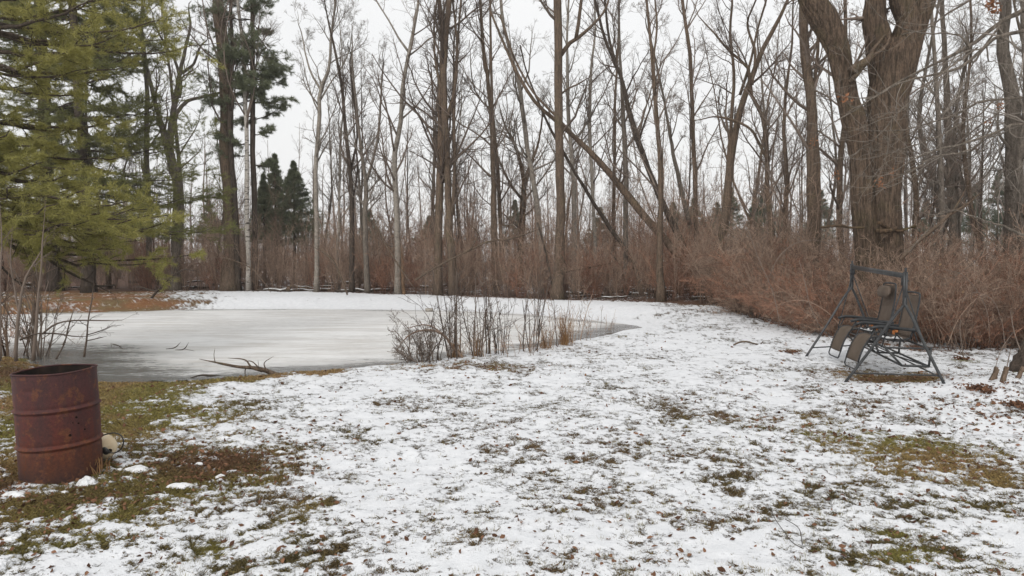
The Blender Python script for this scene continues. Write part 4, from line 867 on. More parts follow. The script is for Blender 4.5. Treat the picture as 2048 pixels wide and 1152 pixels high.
# branch lying in the pond
px_branch('fallen_branch', 'long forked dead branch lying at the near edge of the ice', [[(578,756,17),(560,752,12),(545,748,11),(515,738,8),(480,733,6),(440,728,5),(398,718,4)],[(525,742,6),(505,735,5),(490,722,3),(455,716,2)],[(535,744,4),(528,728,2),(548,712,1)],[(492,733,3),(490,745,2),(492,758,2)],[(522,740,3),(500,722,2),(486,724,1)],[(430,724,2),(428,710,1),(430,696,1)],[(520,742,2),(517,730,1),(516,720,1)]], 10.1, 'bark', (0,0,0))
px_branch('stick', 'short thin dark stick lying on the wet ice left of the forked branch', [[(380,756,2),(400,751,4),(420,751,5),(442,751,3)]], 10.2, 'bark_dark', (0,0,0))
px_branch('log', 'short dark log resting on the ice edge right of the forked branch', [[(614,753,9),(625,749,10),(636,744,11)]], 10.5, 'bark_dark', (0,0,0), jit=0, sides=10)
px_branch('twig', 'small bare twig frozen into the ice in the middle left', [[(225,688,2),(238,692,2),(246,699,2)],[(222,686,1),(223,696,1)]], 12.6, 'bark_dark', (0,0,0))
px_branch('twig', 'fine forked twig frozen into the middle of the ice', [[(332,698,1),(350,695,2),(362,684,1)],[(350,700,1),(368,698,2),(378,684,1)],[(368,698,1),(390,702,1)]], 12.6, 'bark_dark', (0,0,0))
px_branch('snag_branch', 'thin curved stick poking out of the snow left of the swing', [[(1467,690,3),(1478,685,4),(1492,683,4),(1508,687,3),(1522,690,3),(1528,683,2),(1538,682,2)]], 12.2, 'bark', (0,0,0))
px_branch('bent_branch', 'bowed bare branch arching over the low waterside tangle', [[(926,715,5),(905,693,6),(888,672,5),(872,662,5),(848,660,4),(822,668,3),(800,690,2),(788,715,2)],[(885,668,3),(862,652,3),(845,650,2),(816,656,2)]], 10.6, 'brush', (10,3,0), .3)
for j, (s, d, lab) in enumerate([([(1541,1018,1),(1554,1052,2),(1570,1072,2),(1590,1090,2),(1607,1098,3)], 3.9, 'thin wiry twig lying on the snow in the right foreground'), ([(1570,1042,1),(1595,1062,2),(1605,1096,2)], 3.9, 'fine second wiry twig crossing the first in the right foreground')]):
    pts = np.array([G(a, b)+[0, 0, .012+.012*math.sin(i*1.3)] for i, (a, b, w) in enumerate(s)]); q = spline(pts, 14); mb = MB(); mb.tubes(q[None], np.full((1, 14), .0022), 5)
    o = mb.build('twig', M['bark_dark'], origin=pts[0]); tag(o, lab, 'twig')
# big limb slanting right of the great tree
px_branch('fallen_limb', 'mossy dead limb slanting up to the right beside the great tree', [[(1800,520,8),(1838,482,8),(1870,455,7),(1900,430,6),(1940,405,5),(1962,385,3),(1978,378,2)],[(1905,425,4),(1925,390,3),(1935,370,2)]], 13.4, 'bark', (3,2,0), .12)
px_branch('leaning_snag', 'long crooked dead stem slanting through the brush behind the pond', [[(830,560,9),(880,530,8),(940,500,7),(980,482,7),(1020,478,6),(1060,465,6),(1100,450,4)],[(940,500,5),(955,465,4),(940,450,3)]], 25, 'bark', (10,3,0), .12)
px_branch('leaning_snag', 'thin dead stem bent over right of the thick brown trunk at the left', [[(440,513,3),(470,522,4),(500,535,4),(525,560,5),(545,590,5)]], 28.5, 'bark', (3,2,0), .2)
px_branch('leaning_snag', 'dark broken stem slanting up from the fallen limbs at the left', [[(300,600,10),(325,570,9),(350,548,7),(365,540,6),(395,542,4)],[(345,555,6),(355,510,5),(361,490,4)],[(275,572,6),(300,580,6),(330,585,5)]], 24.5, 'bark_dark', (8,3,0), .2)
px_branch('leaning_snag', 'crooked brown stem slanting down from the broken stump', [[(695,590,7),(680,550,7),(665,520,7),(640,500,5),(615,490,4)],[(740,420,3),(760,470,5),(790,520,6),(830,580,7)]], 25, 'bark', (8,3,0), .2)
px_branch('leaning_snag', 'dead stem slanting right of the centre, below the leaning trunk', [[(1075,445,7),(1085,480,7),(1095,520,8),(1105,580,9)],[(1215,500,5),(1240,530,5),(1250,580,6)],[(1130,545,6),(1180,535,5),(1230,525,4)]], 24.4, 'bark_dark', (8,3,0), .2)
for k, (lab, s_, d_) in enumerate([
    ('long pale cane arching over the red brush left of the swing', [(1700,520,2),(1670,495,2),(1630,480,3),(1580,492,3),(1545,530,3),(1530,590,3)], 13.6),
    ('pale cane curving down to the snow just left of the swing', [(1598,520,2),(1606,560,3),(1620,610,3),(1640,650,3),(1665,685,4)], 11.6),
    ('pale arching cane high in the brush right of the swing top', [(1850,560,2),(1880,540,2),(1915,545,3),(1950,575,3),(1975,620,3),(1980,690,4)], 11.2),
    ('reddish cane leaning right out of the thicket right of the swing', [(1895,690,4),(1915,640,3),(1950,600,3),(2000,575,2),(2040,572,2)], 11.4),
    ('straight pale cane rising steeply through the brush left of the swing', [(1560,650,4),(1545,590,3),(1520,520,3),(1490,450,2),(1470,410,1)], 13.8),
    ('dark cane looping low above the snow at the thicket foot', [(1690,660,3),(1650,620,3),(1600,600,3),(1560,610,2),(1530,640,2)], 12.6),
    ('brown cane bending over the brush where it meets the path', [(1470,625,4),(1462,570,3),(1470,520,3),(1500,485,2),(1540,475,1)], 18.),
    ('pale cane drooping at the far right edge of the thicket', [(2010,690,4),(2000,640,3),(1985,600,3),(1950,585,2),(1925,600,1)], 11.)]):
    px_branch('bramble_cane', lab, [[(a_, b_, w_*.42) for a_, b_, w_ in s_]], d_, 'twig' if 'pale' in lab else 'brush', (9, 3, 0), .14, 'bramble', rmin=.0015)
def caught():
    rng = np.random.default_rng(88); n = 260; px = rng.uniform(1450, 2350, n); D = edge(px)+rng.uniform(.2, 2.2, n); x = (px-1024)/FPX*D
    C = np.stack([x, D, hgt(x, D)+rng.random(n)**1.6*1.5+.03], 1); mb = MB(); leaf_mesh(mb, C, 0, .028, rng, 1.)
    tag(mb.build('caught_leaves', M['leaf_pale'], smooth=False, kind='stuff'), 'dead tan leaves caught in the thicket at the right', 'leaves')
M['leaf_pale'] = flatvar('leaf_tan', (.16, .08, .04), (.46, .30, .17), 5)
caught()
# broken orange-brown snag
s = stem_from_px([(806,600,9),(804,540,9),(800,495,8),(797,472,3)], 27.4, 0, 14, jit=0)
mb = MB(); mb.tubes(s[0][None], s[1][None, :, None]*(1+RNG.normal(size=(1, 14, 9))*.12), 9); o = mb.build('broken_snag', M['bark_snag'] if 'bark_snag' in M else bark('bark_split', (.30, .17, .09)), origin=s[0][0]); tag(o, 'broken orange-brown stump splintered at the top below the curving pale trunk', 'dead tree')

# ------------------------------------------------------------------ logs with snow on them
msnow, N_, L_, b_ = newmat('snow_cap', .8, .3)  # old wet snow
v_ = objvec(N_, L_); nn = noise_node(N_, L_, v_, 30, 3); L_.new(ramp(N_, L_, nn, [(.3, (.62, .62, .61)), (.6, (.82, .83, .84))]), b_.inputs['Base Color']); bump(N_, L_, b_, nn, .8, .03)
def log(label, x0, y0, x1, y1, w, D, D2=None, snow=1., mat='bark_dark', group=None, seed=0):
    rng = np.random.default_rng(int(x0*7+y0)); a = P(x0, y0, D); b = P(x1, y1, D2 or D)
    a[2] = max(a[2], hz(a[0], a[1])+.02); b[2] = max(b[2], hz(b[0], b[1])+.02)
    K = 12; u = np.linspace(0, 1, K)[:, None]; p = a*(1-u)+b*u; p[1:-1] += rng.normal(size=(K-2, 3))*.02; r = w/2*D/FPX*np.linspace(1, .75, K)
    root = thing('log', label, 'log', a, group); mb = MB(); mb.tubes(p[None], r[None, :, None]*(1+rng.normal(size=(1, K, 9))*.07), 9); mb.build('log_body', M[mat], root)
    if snow:
        q = p.copy(); q[:, 2] += r*.72; m2 = MB(); i0, i1 = (1, K-1) if snow >= 1 else (rng.integers(1, 4), rng.integers(7, K-1))
        rr = r*.62*(.5+.5*np.sin(np.linspace(.15, 3., K)))*(1+rng.normal(size=K)*.2); m2.tubes(q[None, i0:i1], rr[None, i0:i1], 7); m2.build('snow_cap', msnow, root)
GL = 'snow-dusted logs on the forest floor'
log('upper log of the pile on the snowy far bank at the left', 580, 573, 672, 586, 7, 29.5, seed=1, mat='bark')
log('lower log of the pile on the snowy far bank at the left', 515, 587, 640, 583, 6, 29.3, seed=2)
log('short log end standing out of the pile on the snowy far bank', 576, 588, 578, 575, 9, 29., snow=0, mat='bark')
log('long low dark log right of the log pile on the far bank', 672, 588, 790, 580, 6, 28.5)
rl = np.random.default_rng(55)
for k in range(46):
    px = rl.uniform(1130, 1470) if k < 26 else rl.uniform(0, 1470); D = float(edge(px))+rl.uniform(.3, 9); g = GD(px, D); y = HY+(CH-g[2])/D*FPX; w = rl.uniform(30, 110)
    log('dark log or fallen limb lined with snow among the trees behind the pond', px, y-2, px+w, y-2+rl.uniform(-9, 9), rl.uniform(3, 8), D, D+rl.uniform(-.8, .8), .6, group=GL)
mb = MB(); rng = np.random.default_rng(2); a = P(851, 624, 22.2); b = P(866, 623, 22.2); a[2] = b[2] = ICE+.06
mb.bar(a, b, .055, 12); o = mb.build('log', M['bark_birch'], origin=a); tag(o, 'short pale pipe-like log on the far edge of the ice', 'log')
# stumps at the right edge
for lab, px, py, h, r in [('left cut stub of the mossy stump cluster at the right edge', 1980, 762, .13, .024), ('second cut stub leaning beside the left one at the right edge', 1988, 758, .14, .022), ('middle mossy cut stub of the cluster at the right edge', 2003, 768, .17, .024), ('rightmost cut stub of the cluster at the right edge', 2032, 756, .13, .02)]:
    g = G(px, py); K = 8; p = np.array([g+[.01*k, 0, -.05+(h+.05)*k/(K-1)] for k in range(K)]); p[:, 0] += rng.normal()*.01*np.arange(K)
    mb = MB(); rr = r*np.linspace(1.35, 1, K)[:, None]*(1+rng.normal(size=(K, 10))*.06); mb.tubes(p[None], rr[None], 10); o = mb.build('tree_stump', M['bark'], origin=g); tag(o, lab, 'stump')
g = G(2046, 742); mb = MB(); K = 10; p = np.array([g+[.02*k, .01*k, -.05+.055*k] for k in range(K)]); mb.tubes(p[None], (.13*np.linspace(1.4, .7, K)[:, None]*(1+rng.normal(size=(K, 14))*.1))[None], 14)
o = mb.build('tree_stump', M['bark_dark'], origin=g); tag(o, 'large dark rotten stump cut off by the right edge of the view', 'stump')
px_branch('sapling', 'thin leafless shoots growing from the stump cluster', [[(2012,742,2),(2018,715,2),(2022,695,1)],[(1990,738,1),(2002,700,1),(2030,660,1)],[(2040,700,3),(2030,670,2),(2020,620,2)]], 8.6, 'twig', (3,2,0), .25, 'sapling')
px_branch('sapling', 'small leafless sapling on the brown tuft right of the swing', [[(1927,715,2),(1924,690,2),(1918,660,2),(1922,630,1)],[(1926,712,2),(1912,680,1),(1905,650,1)]], 10.4, 'twig', (5,2,0), .25, 'sapling')

# ------------------------------------------------------------------ rusty barrel
def barrel():
    c = G(98, 958); D = c[1]; R = 178/2*D/FPX*.875; H = 228*D/FPX*.985
    tilt = rad(2.4); ax = np.array([[math.cos(tilt), 0, math.sin(tilt)], [0, 1, 0], [-math.sin(tilt), 0, math.cos(tilt)]])
    yaw = rad(-1.5); c = c+np.array([0, R*.55, -.03])
    root = thing('rusty_barrel', 'rusty dark red open-topped steel drum standing on the grass at the left', 'barrel', c)
    prof = []; z1, z2 = H*.335, H*.665
    for z in np.concatenate([np.linspace(0, H, 70), z1+np.linspace(-.02, .02, 9), z2+np.linspace(-.02, .02, 9)]): prof.append(z)
    prof = np.unique(np.round(prof, 5)); rr = R*.965+.013*(np.exp(-((prof-z1)/.010)**2)+np.exp(-((prof-z2)/.010)**2))-.004*np.exp(-((np.abs(prof-z1)-.022)/.006)**2)-.004*np.exp(-((np.abs(prof-z2)-.022)/.006)**2)
    S = 128; a = np.arange(S)*2*math.pi/S; A, Z = np.meshgrid(a, prof); RR = np.repeat(rr[:, None], S, 1)
    RR = RR+.006*(fbm(np.cos(A)*1.5+3, np.sin(A)*1.5+Z*2.5, 2, 60)-.5)+.0016*(fbm(np.cos(A)*9, np.sin(A)*9+Z*14, 2, 61)-.5)
    RR -= .010*np.exp(-((A-rad(266))/.10)**2-((Z-H*.86)/.012)**2)
    def cyl(RR, Z): return c+RR[..., None]*(np.cos(A)[..., None]*ax[0]+np.sin(A)[..., None]*ax[1])+Z[..., None]*ax[2]
    V = cyl(RR, Z); V2 = cyl(RR-.004, Z); K = len(prof); k = np.arange(K-1)[:, None]; j = np.arange(S)[None]; j2 = (j+1) % S
    q = np.stack([k*S+j, k*S+j2, (k+1)*S+j2, (k+1)*S+j], -1).reshape(-1, 4)
    m, N, L, b = newmat('rusty_paint', .72, .3); tc = N.new('ShaderNodeTexCoord'); v = tc.outputs['Object']; sep = N.new('ShaderNodeSeparateXYZ'); L.new(v, sep.inputs[0])
    n1 = noise_node(N, L, v, 5, 5, .65); n2 = noise_node(N, L, v, 55, 4, .7); n3 = noise_node(N, L, objvec(N, L, (14, 14, 1.8)), 1, 4, .6); n4 = noise_node(N, L, v, 190, 2)
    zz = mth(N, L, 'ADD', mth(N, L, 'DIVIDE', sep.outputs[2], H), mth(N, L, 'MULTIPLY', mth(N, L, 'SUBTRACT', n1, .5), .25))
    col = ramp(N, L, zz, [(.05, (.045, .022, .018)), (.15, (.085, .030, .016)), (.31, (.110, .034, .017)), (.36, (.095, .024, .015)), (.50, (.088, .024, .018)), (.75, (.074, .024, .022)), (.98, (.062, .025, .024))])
    col = mixc(N, L, mth(N, L, 'MULTIPLY', ramp(N, L, n3, [(.48, 0.), (.62, 1.)]), .6), col, (.045, .022, .022))
    n5 = noise_node(N, L, objvec(N, L), 13, 5, .7); col = mixc(N, L, mth(N, L, 'MULTIPLY', ramp(N, L, n5, [(.54, 0.), (.60, 1.)]), .55), col, (.15, .055, .022))
    col = mixc(N, L, 1., col, ramp(N, L, n2, [(.3, .55), (.5, 1.), (.7, 1.35)]), 'MULTIPLY')
    sp_ = ramp(N, L, n1, [(.62, 0.), (.68, 1.)]); col = mixc(N, L, mth(N, L, 'MULTIPLY', sp_, .5), col, (.035, .018, .015))
    L.new(col, b.inputs['Base Color']); L.new(ramp(N, L, n2, [(.3, .55), (.7, .85)]), b.inputs['Roughness'])
    bump(N, L, b, mth(N, L, 'ADD', n2, mth(N, L, 'MULTIPLY', n4, .6)), .35, .004)
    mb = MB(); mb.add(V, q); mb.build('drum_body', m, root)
    mi, N, L, b = newmat('soot_inside', .9, .1); v = objvec(N, L); L.new(ramp(N, L, noise_node(N, L, v, 8, 4), [(.35, (.012, .011, .010)), (.7, (.045, .030, .024))]), b.inputs['Base Color'])
    mb = MB(); mb.add(V2, q[:, ::-1]); mb.lathe([(R*.95, H*.06), (R*.5, H*.08), (.0, H*.07)], c, ax, 40); mb.build('inner_wall', mi, root)
    mb = MB(); zt = H; pts = []; n = 128; aa = np.arange(n+1)*2*math.pi/n
    wob = .004*np.sin(aa*3+1)
    for t, w in zip(aa, wob): pts.append(c+(R*.965+w*.4)*(math.cos(t)*ax[0]+math.sin(t)*ax[1])+(zt+w)*ax[2])
    mb.tubes(np.array(pts)[None], np.full((1, n+1), .0068), 8)
    mr = bpy.data.materials.new('rim'); mb.build('rim', m, root)
    # torn tab of the cut lid, bent inwards
    mb = MB(); rows = []
    for t in np.linspace(rad(5), rad(62), 12):
        rows.append([c+(R*.96-s*R*.15*math.sin((t-rad(5))/rad(57)*math.pi)**.6)*(math.cos(t)*ax[0]+math.sin(t)*ax[1])+(H-.006-s*.02)*ax[2] for s in (0, .5, 1)])
    mb.sheet(rows, .003); mb.build('lid_remnant', m, root)
    mh, N, L, b = newmat('bullet_hole', .9, .1); n_ = noise_node(N, L, objvec(N, L), 90, 2); L.new(ramp(N, L, n_, [(.3, (.006, .005, .004)), (.7, (.02, .012, .01))]), b.inputs['Base Color'])
    for (xx, yy, s) in [(34,790,.0045),(188,832,.005),(190,846,.004),(178,867,.006),(196,863,.004),(183,842,.0025),(197,892,.005)]:
        ca = np.clip((xx-113)/89., -.97, .97); th = -math.acos(ca); z = (975-yy)/236*H*.98-.03+.03*ca; i = np.argmin(np.abs(prof-z)); r_ = R*.965+.001
        p = c+r_*(math.cos(th)*ax[0]+math.sin(th)*ax[1])+z*ax[2]; nrm = math.cos(th)*ax[0]+math.sin(th)*ax[1]; e1 = np.cross(nrm, ax[2])
        mb = MB(); mb.lathe([(s*1.4, -.003), (s*1.5, .002), (s*1.0, .0032), (s*.7, .001), (0, .0005)], p, [e1, ax[2], nrm], 14); mb.build('bullet_hole', mh, root)
    return c, R
BC, BR = barrel()
# jug with a black hose behind the barrel
def jug():
    D = BC[1]+.28; g = GD(216, D); root = thing('plastic_jug', 'cream plastic jug lying behind the rusty barrel', 'jug', g)
    R = 25*D/FPX; ctr = P(209, 880, D); ctr[2] = g[2]+R*.93
    m, N, L, b = newmat('cream_plastic', .5, .4); n = noise_node(N, L, objvec(N, L), 9, 4); L.new(ramp(N, L, n, [(.35, (.60, .47, .30)), (.65, (.70, .60, .43))]), b.inputs['Base Color']); b.inputs['Subsurface Weight'].default_value = .0
    axis = np.array([.75, -.55, -.22]); axis /= np.linalg.norm(axis); e1 = np.cross(axis, [0, 0, 1]); e1 /= np.linalg.norm(e1); e2 = np.cross(e1, axis)
    prof = [(0, -1.15), (.35, -1.15), (.62, -1.08), (.80, -.9), (.9, -.6), (.94, -.2), (.93, .2), (.87, .55), (.70, .82), (.5, .97), (.3, 1.04), (.22, 1.06)]
    prof = np.array(prof)*R; mb = MB(); c0 = ctr-axis*R*.25; mb.lathe(spline(np.c_[prof, np.zeros(len(prof))], 30)[:, :2], c0, [e1, e2, axis], 40)
    mb.build('jug_body', m, root)
    mk, N, L, b = newmat('black_rubber', .45, .4); L.new(ramp(N, L, noise_node(N, L, objvec(N, L), 20, 2), [(.3, (.012, .012, .012)), (.7, (.03, .03, .028))]), b.inputs['Base Color'])
    mb = MB(); ce = P(211, 902, D-.14); ce[2] = max(ce[2], hz(ce[0], ce[1])+.02); mb.lathe([(0, -.03), (.020, -.03), (.022, -.02), (.022, .02), (.018, .026), (0, .028)], ce, [e1, e2, axis], 20); mb.build('cap', mk, root)
    hp = [P(a, b_, d) for a, b_, d in [(203,872,D-.16),(215,868,D-.2),(230,866,D-.2),(243,872,D-.2),(247,885,D-.2),(241,899,D-.2),(228,906,D-.2),(217,904,D-.2),(211,902,D-.16)]]
    q = spline(np.array(hp), 40); q[:, 2] = np.maximum(q[:, 2], hgt(q[:, 0], q[:, 1])+.006); mb = MB(); mb.tubes(q[None], np.full((1, 40), .0048), 8)
    o = mb.build('hose', mk, origin=q[0]); tag(o, 'thin black hose looped beside the cream jug', 'hose')
jug()

# ------------------------------------------------------------------ swing frame with two reclining chairs
def swing():
    F1 = G(1690, 764); F2 = G(1889, 767); F3 = G(1612, 712); F4 = G(1757, 703)
    T1 = P(1811, 552, (F1[1]+F2[1])/2); T2 = P(1704, 534, (F3[1]+F4[1])/2)
    up = np.array([0, 0, 1.])
    mt, N, L, b = newmat('grey_steel_tube', .45, .45); b.inputs['Metallic'].default_value = .25
    nn = noise_node(N, L, objvec(N, L), 12, 4); L.new(ramp(N, L, nn, [(.3, (.036, .037, .038)), (.7, (.068, .070, .071))]), b.inputs['Base Color'])
    md, N, L, b = newmat('dark_frame_tube', .5, .4); L.new(ramp(N, L, noise_node(N, L, objvec(N, L), 12, 3), [(.3, (.018, .020, .022)), (.7, (.045, .047, .05))]), b.inputs['Base Color'])
    mf, N, L, b = newmat('taupe_mesh_fabric', .85, .2); v = objvec(N, L); wv = N.new('ShaderNodeTexWave'); wv.bands_direction = 'Z'; wv.inputs['Scale'].default_value = 26; wv.inputs['Distortion'].default_value = .3; L.new(v, wv.inputs[0])
    c_ = ramp(N, L, noise_node(N, L, v, 6, 4), [(.3, (.115, .086, .064)), (.7, (.165, .128, .098))]); L.new(mixc(N, L, mth(N, L, 'MULTIPLY', wv.outputs['Fac'], .45), c_, (.06, .05, .038)), b.inputs['Base Color']); bump(N, L, b, wv.outputs['Fac'], .4, .004)
    mfs, N, L, b = newmat('taupe_plain_fabric', .85, .2); v = objvec(N, L); L.new(ramp(N, L, noise_node(N, L, v, 7, 5), [(.3, (.110, .083, .064)), (.7, (.160, .124, .098))]), b.inputs['Base Color']); bump(N, L, b, noise_node(N, L, v, 300, 2), .3, .002)
    mo, N, L, b = newmat('orange_tag', .6, .3); L.new(ramp(N, L, noise_node(N, L, objvec(N, L), 40, 2), [(.3, (.36, .12, .035)), (.7, (.50, .19, .06))]), b.inputs['Base Color'])
    root = thing('swing_frame', 'grey steel A-frame garden swing standing on the snow at the right', 'swing frame', (F1+F2+F3+F4)/4)
    def yj(T, k): return T-up*k
    J1 = yj(T1, .40*.9); J2 = yj(T2, .33)
    r = .018
    for a, b_ in ((J1, F1), (J1, F2), (J2, F3), (J2, F4)):
        j = a+up*.02; k = a+(b_-a)*.12+up*.03; mb = MB(); pts = spline(np.array([a+up*.10, a+up*.02, k, a+(b_-a)*.5, b_-up*.01]), 16); mb.tubes(pts[None], np.full((1, 16), r), 10); mb.build('leg', mt, root)
    for J, Tt, k in ((J1, T1, 1), (J2, T2, 2)):
        mb = MB(); dx = (T2-T1)/np.linalg.norm(T2-T1); sd = np.cross(up, dx)
        for s in (-1, 1): mb.bar(J+sd*.012*s-up*.02, Tt+sd*.012*s+up*.05, .016, 10)
        mb.build('post', mt, root)
    dx = (T2-T1)/np.linalg.norm(T2-T1); sd = np.cross(up, dx); sd /= np.linalg.norm(sd); ux = np.cross(dx, sd)
    mb = MB(); mid = (T1+T2)/2; mb.box(mid, [dx, sd, ux], (np.linalg.norm(T2-T1)/2, .017, .030)); mb.build('top_bar', mt, root)
    mb = MB()
    for k, (a, b_) in enumerate(((T1, .0), (T2, 0))):
        mb.box(a-ux*.07+dx*(.05 if k == 0 else -.05), [dx, sd, ux], (.012, .03, .05)); mb.bar(a-ux*.06-sd*.035, a-ux*.06+sd*.035, .012, 8)
        mb.bar(a+ux*.01-dx*.0, a+ux*.10, .014, 8)
    mb.build('bracket', md, root)
    def on_(a, b_, t): return a+(b_-a)*t
    for a, b_ in ((on_(F1, J1, .12), on_(F2, J1, .10)), (on_(F3, J2, .12), on_(F4, J2, .12)), (on_(F2, J1, .07), on_(F4, J2, .09))):
        mb = MB(); mb.bar(a, b_, .010, 8); mb.build('brace', mt, root)
    # local frame of the hanging seat: e1 along the bar (near to far), f forward (towards the lower left of the view)
    e1 = dx.copy(); e1[2] = 0; e1 /= np.linalg.norm(e1); f = np.cross(up, e1); f /= np.linalg.norm(f)
    O = (F1+F2+F3+F4)/4; LEN = np.linalg.norm((T2-T1)[:2]); base = (F1+F2)/2; base[2] = O[2]
    def Lc(u, v, w): return base+e1*u+f*v+up*w
    # hangers and the platform the chairs sit on
    for (u, T0) in ((.16, T1), (LEN-.12, T2)):
        mb = MB()
        for v in (-.40, .10): mb.bar(T0-ux*.10+e1*(.05 if u < 1 else -.05), Lc(u, v, .42), .008, 7)
        mb.build('hanger', md, root)
    mb = MB(); u0, u1 = .16, LEN-.12
    for v, w in ((-.44, .42), (.06, .42), (-.44, .20), (-.14, .20)): mb.bar(Lc(u0, v, w), Lc(u1, v, w), .014, 8)
    for u in (u0, (u0+u1)/2, u1):
        mb.bar(Lc(u, -.46, .42), Lc(u, .08, .42), .012, 8); mb.bar(Lc(u, -.44, .20), Lc(u, -.14, .20), .014, 8); mb.bar(Lc(u, -.44, .20), Lc(u, -.46, .44), .014, 8); mb.bar(Lc(u, -.14, .20), Lc(u, .06, .42), .014, 8)
    mb.bar(Lc(u0, -.44, .20), Lc(u1, -.14, .20), .009, 7)
    mb.build('seat_carrier', mt, root)
    Lc0 = Lc
    def chair(u, label, pillow, back_top):
        def Lc(uu, v, w):
            a = rad(6); du = uu-u; return Lc0(u+du*math.cos(a)-(v+.14)*math.sin(a), -.14+(v+.14)*math.cos(a)+du*math.sin(a), w)
        hw = .225; cr = thing('reclining_chair', label, 'chair', Lc(u, 0, .3))
        back = [(-.34, .50), (-.38, .66), (-.41, .82), (-.43, .95), (-.44, back_top)]
        seat = [(-.34, .50), (-.20, .46), (-.04, .48), (.06, .51)]
        legr = [(.06, .51), (.15, .49), (.21, .41), (.26, .30), (.30, .17)]
        def prof(pp, n=14): return spline(np.array([(a, b_, 0) for a, b_ in pp]), n)[:, :2]
        def sheet(pp, name, mat, w=hw, top=False, bow=.03):
            q = prof(pp); rows = []
            for i, (v, w_) in enumerate(q):
                t = i/(len(q)-1); wd = w*(.97 if not top else 1-.0*t-(.18*max(0, t-.85)/.15)); rows.append([Lc(u+s*wd, v-bow*(1-s*s)*.6, w_-bow*(1-s*s)*.4) for s in np.linspace(-1, 1, 9)])
            mb = MB(); mb.sheet(rows, .006); mb.build(name, mat, cr)
        sheet(back, 'backrest', mfs, top=True); sheet(seat, 'seat', mfs); sheet(legr, 'leg_rest', mf)
        mb = MB()
        for pp in (back, seat, legr):
            q = prof(pp)
            for s in (-1, 1): mb.tubes(np.array([[Lc(u+s*hw, v, w) for v, w in q]]), np.full((1, len(q)), .0115), 8)
        v, w = back[-1]; mb.path([Lc(u-hw, v, w), Lc(u-hw*.8, v-.005, w+.018), Lc(u, v-.008, w+.024), Lc(u+hw*.8, v-.005, w+.018), Lc(u+hw, v, w)], .0115, 8)
        v, w = legr[-1]; mb.path([Lc(u-hw, v, w), Lc(u-hw, v+.02, w-.07), Lc(u-hw*.8, v+.02, w-.10), Lc(u+hw*.8, v+.02, w-.10), Lc(u+hw, v+.02, w-.07), Lc(u+hw, v, w)], .010, 8)
        mb.build('frame', md, cr)
        # dashes of the elastic cord lacing along both edges
        mb = MB()
        for pp in (back, legr):
            q = spline(np.array([(a, b_, 0) for a, b_ in pp]), 22)[:, :2]
            for s in (-1, 1):
                for i in range(1, 21, 2): mb.bar(Lc(u+s*hw*.93, q[i][0]+.004, q[i][1]), Lc(u+s*hw*1.02, q[i][0]+.012, q[i][1]+.006), .005, 5)
        mb.build('lacing', md, cr)
        for s in (-1, 1):
            q = [(-.40, .60), (-.24, .615), (-.06, .635), (.12, .635), (.18, .615)]; rows = []
            qq = prof(q, 12)
            for i, (v, w) in enumerate(qq):
                t = i/11; wd = .020+.010*math.sin(t*3.1); rows.append([Lc(u+s*(hw+.045)+k*wd, v, w+.006*(1-abs(k))) for k in (-1, -.5, 0, .5, 1)])
            mb = MB(); mb.sheet(rows, .034); ar = mb.build('armrest', md, cr)
            for (va, wa, vb, wb) in ((.10, .62, .20, .42), (-.18, .61, -.12, .44), (-.08, .62, -.26, .44), (-.36, .60, -.42, .44)):
                mb = MB(); mb.bar(Lc(u+s*(hw+.03), va, wa), Lc(u+s*(hw+.01), vb, wb), .009, 7); mb.build('arm_support', md, cr)
            mb = MB(); c0 = Lc(u+s*(hw+.05), -.14, .595); mb.lathe([(0, -.014), (.022, -.014), (.024, 0), (.022, .014), (0, .014)], c0, [f, up, e1], 16); mb.box(c0+f*.03-up*.02, [f, up, e1], (.014, .028, .006)); mb.build('lock_knob', mo, cr)
        if pillow:
            rows = []; v, w = back[-1]
            mb = MB(); A = np.linspace(0, 2*math.pi, 17)[:-1]; V = []
            for s in np.linspace(-1, 1, 11):
                k = (1-abs(s)**6)**.5*.9+.1
                for t in A: V.append(Lc(u+s*.20, v+.075+.045*math.cos(t)*k, w-.10+.085*math.sin(t)*k-.1*(.5*math.cos(t)*.3)))
            q = [(i*16+j, i*16+(j+1) % 16, (i+1)*16+(j+1) % 16, (i+1)*16+j) for i in range(10) for j in range(16)]
            mb.add(V, q); mb.t.append(np.array([(0, j+1, j) for j in range(1, 15)])); mb.t.append(np.array([(160, 160+j, 161+j) for j in range(1, 15)])); mb.build('pillow', mfs, cr)
        sm = MB(); rng = np.random.default_rng(int(u*100))
        for k in range(5):
            sm = MB(); cc = Lc(u+rng.uniform(-.15, .15), rng.uniform(-.28, 0), .475); sm.lathe([(0, .018), (.02, .014), (.035, .005), (.04, -.006)], cc, None, 12); sm.build('snow_patch', msnow, cr)
    chair(LEN*.30, 'near reclining chair of the swing, taupe mesh with a bare tall back', False, 1.06)
    chair(LEN*.68, 'far reclining chair of the swing, with a padded headrest pillow', True, 1.14)
swing()

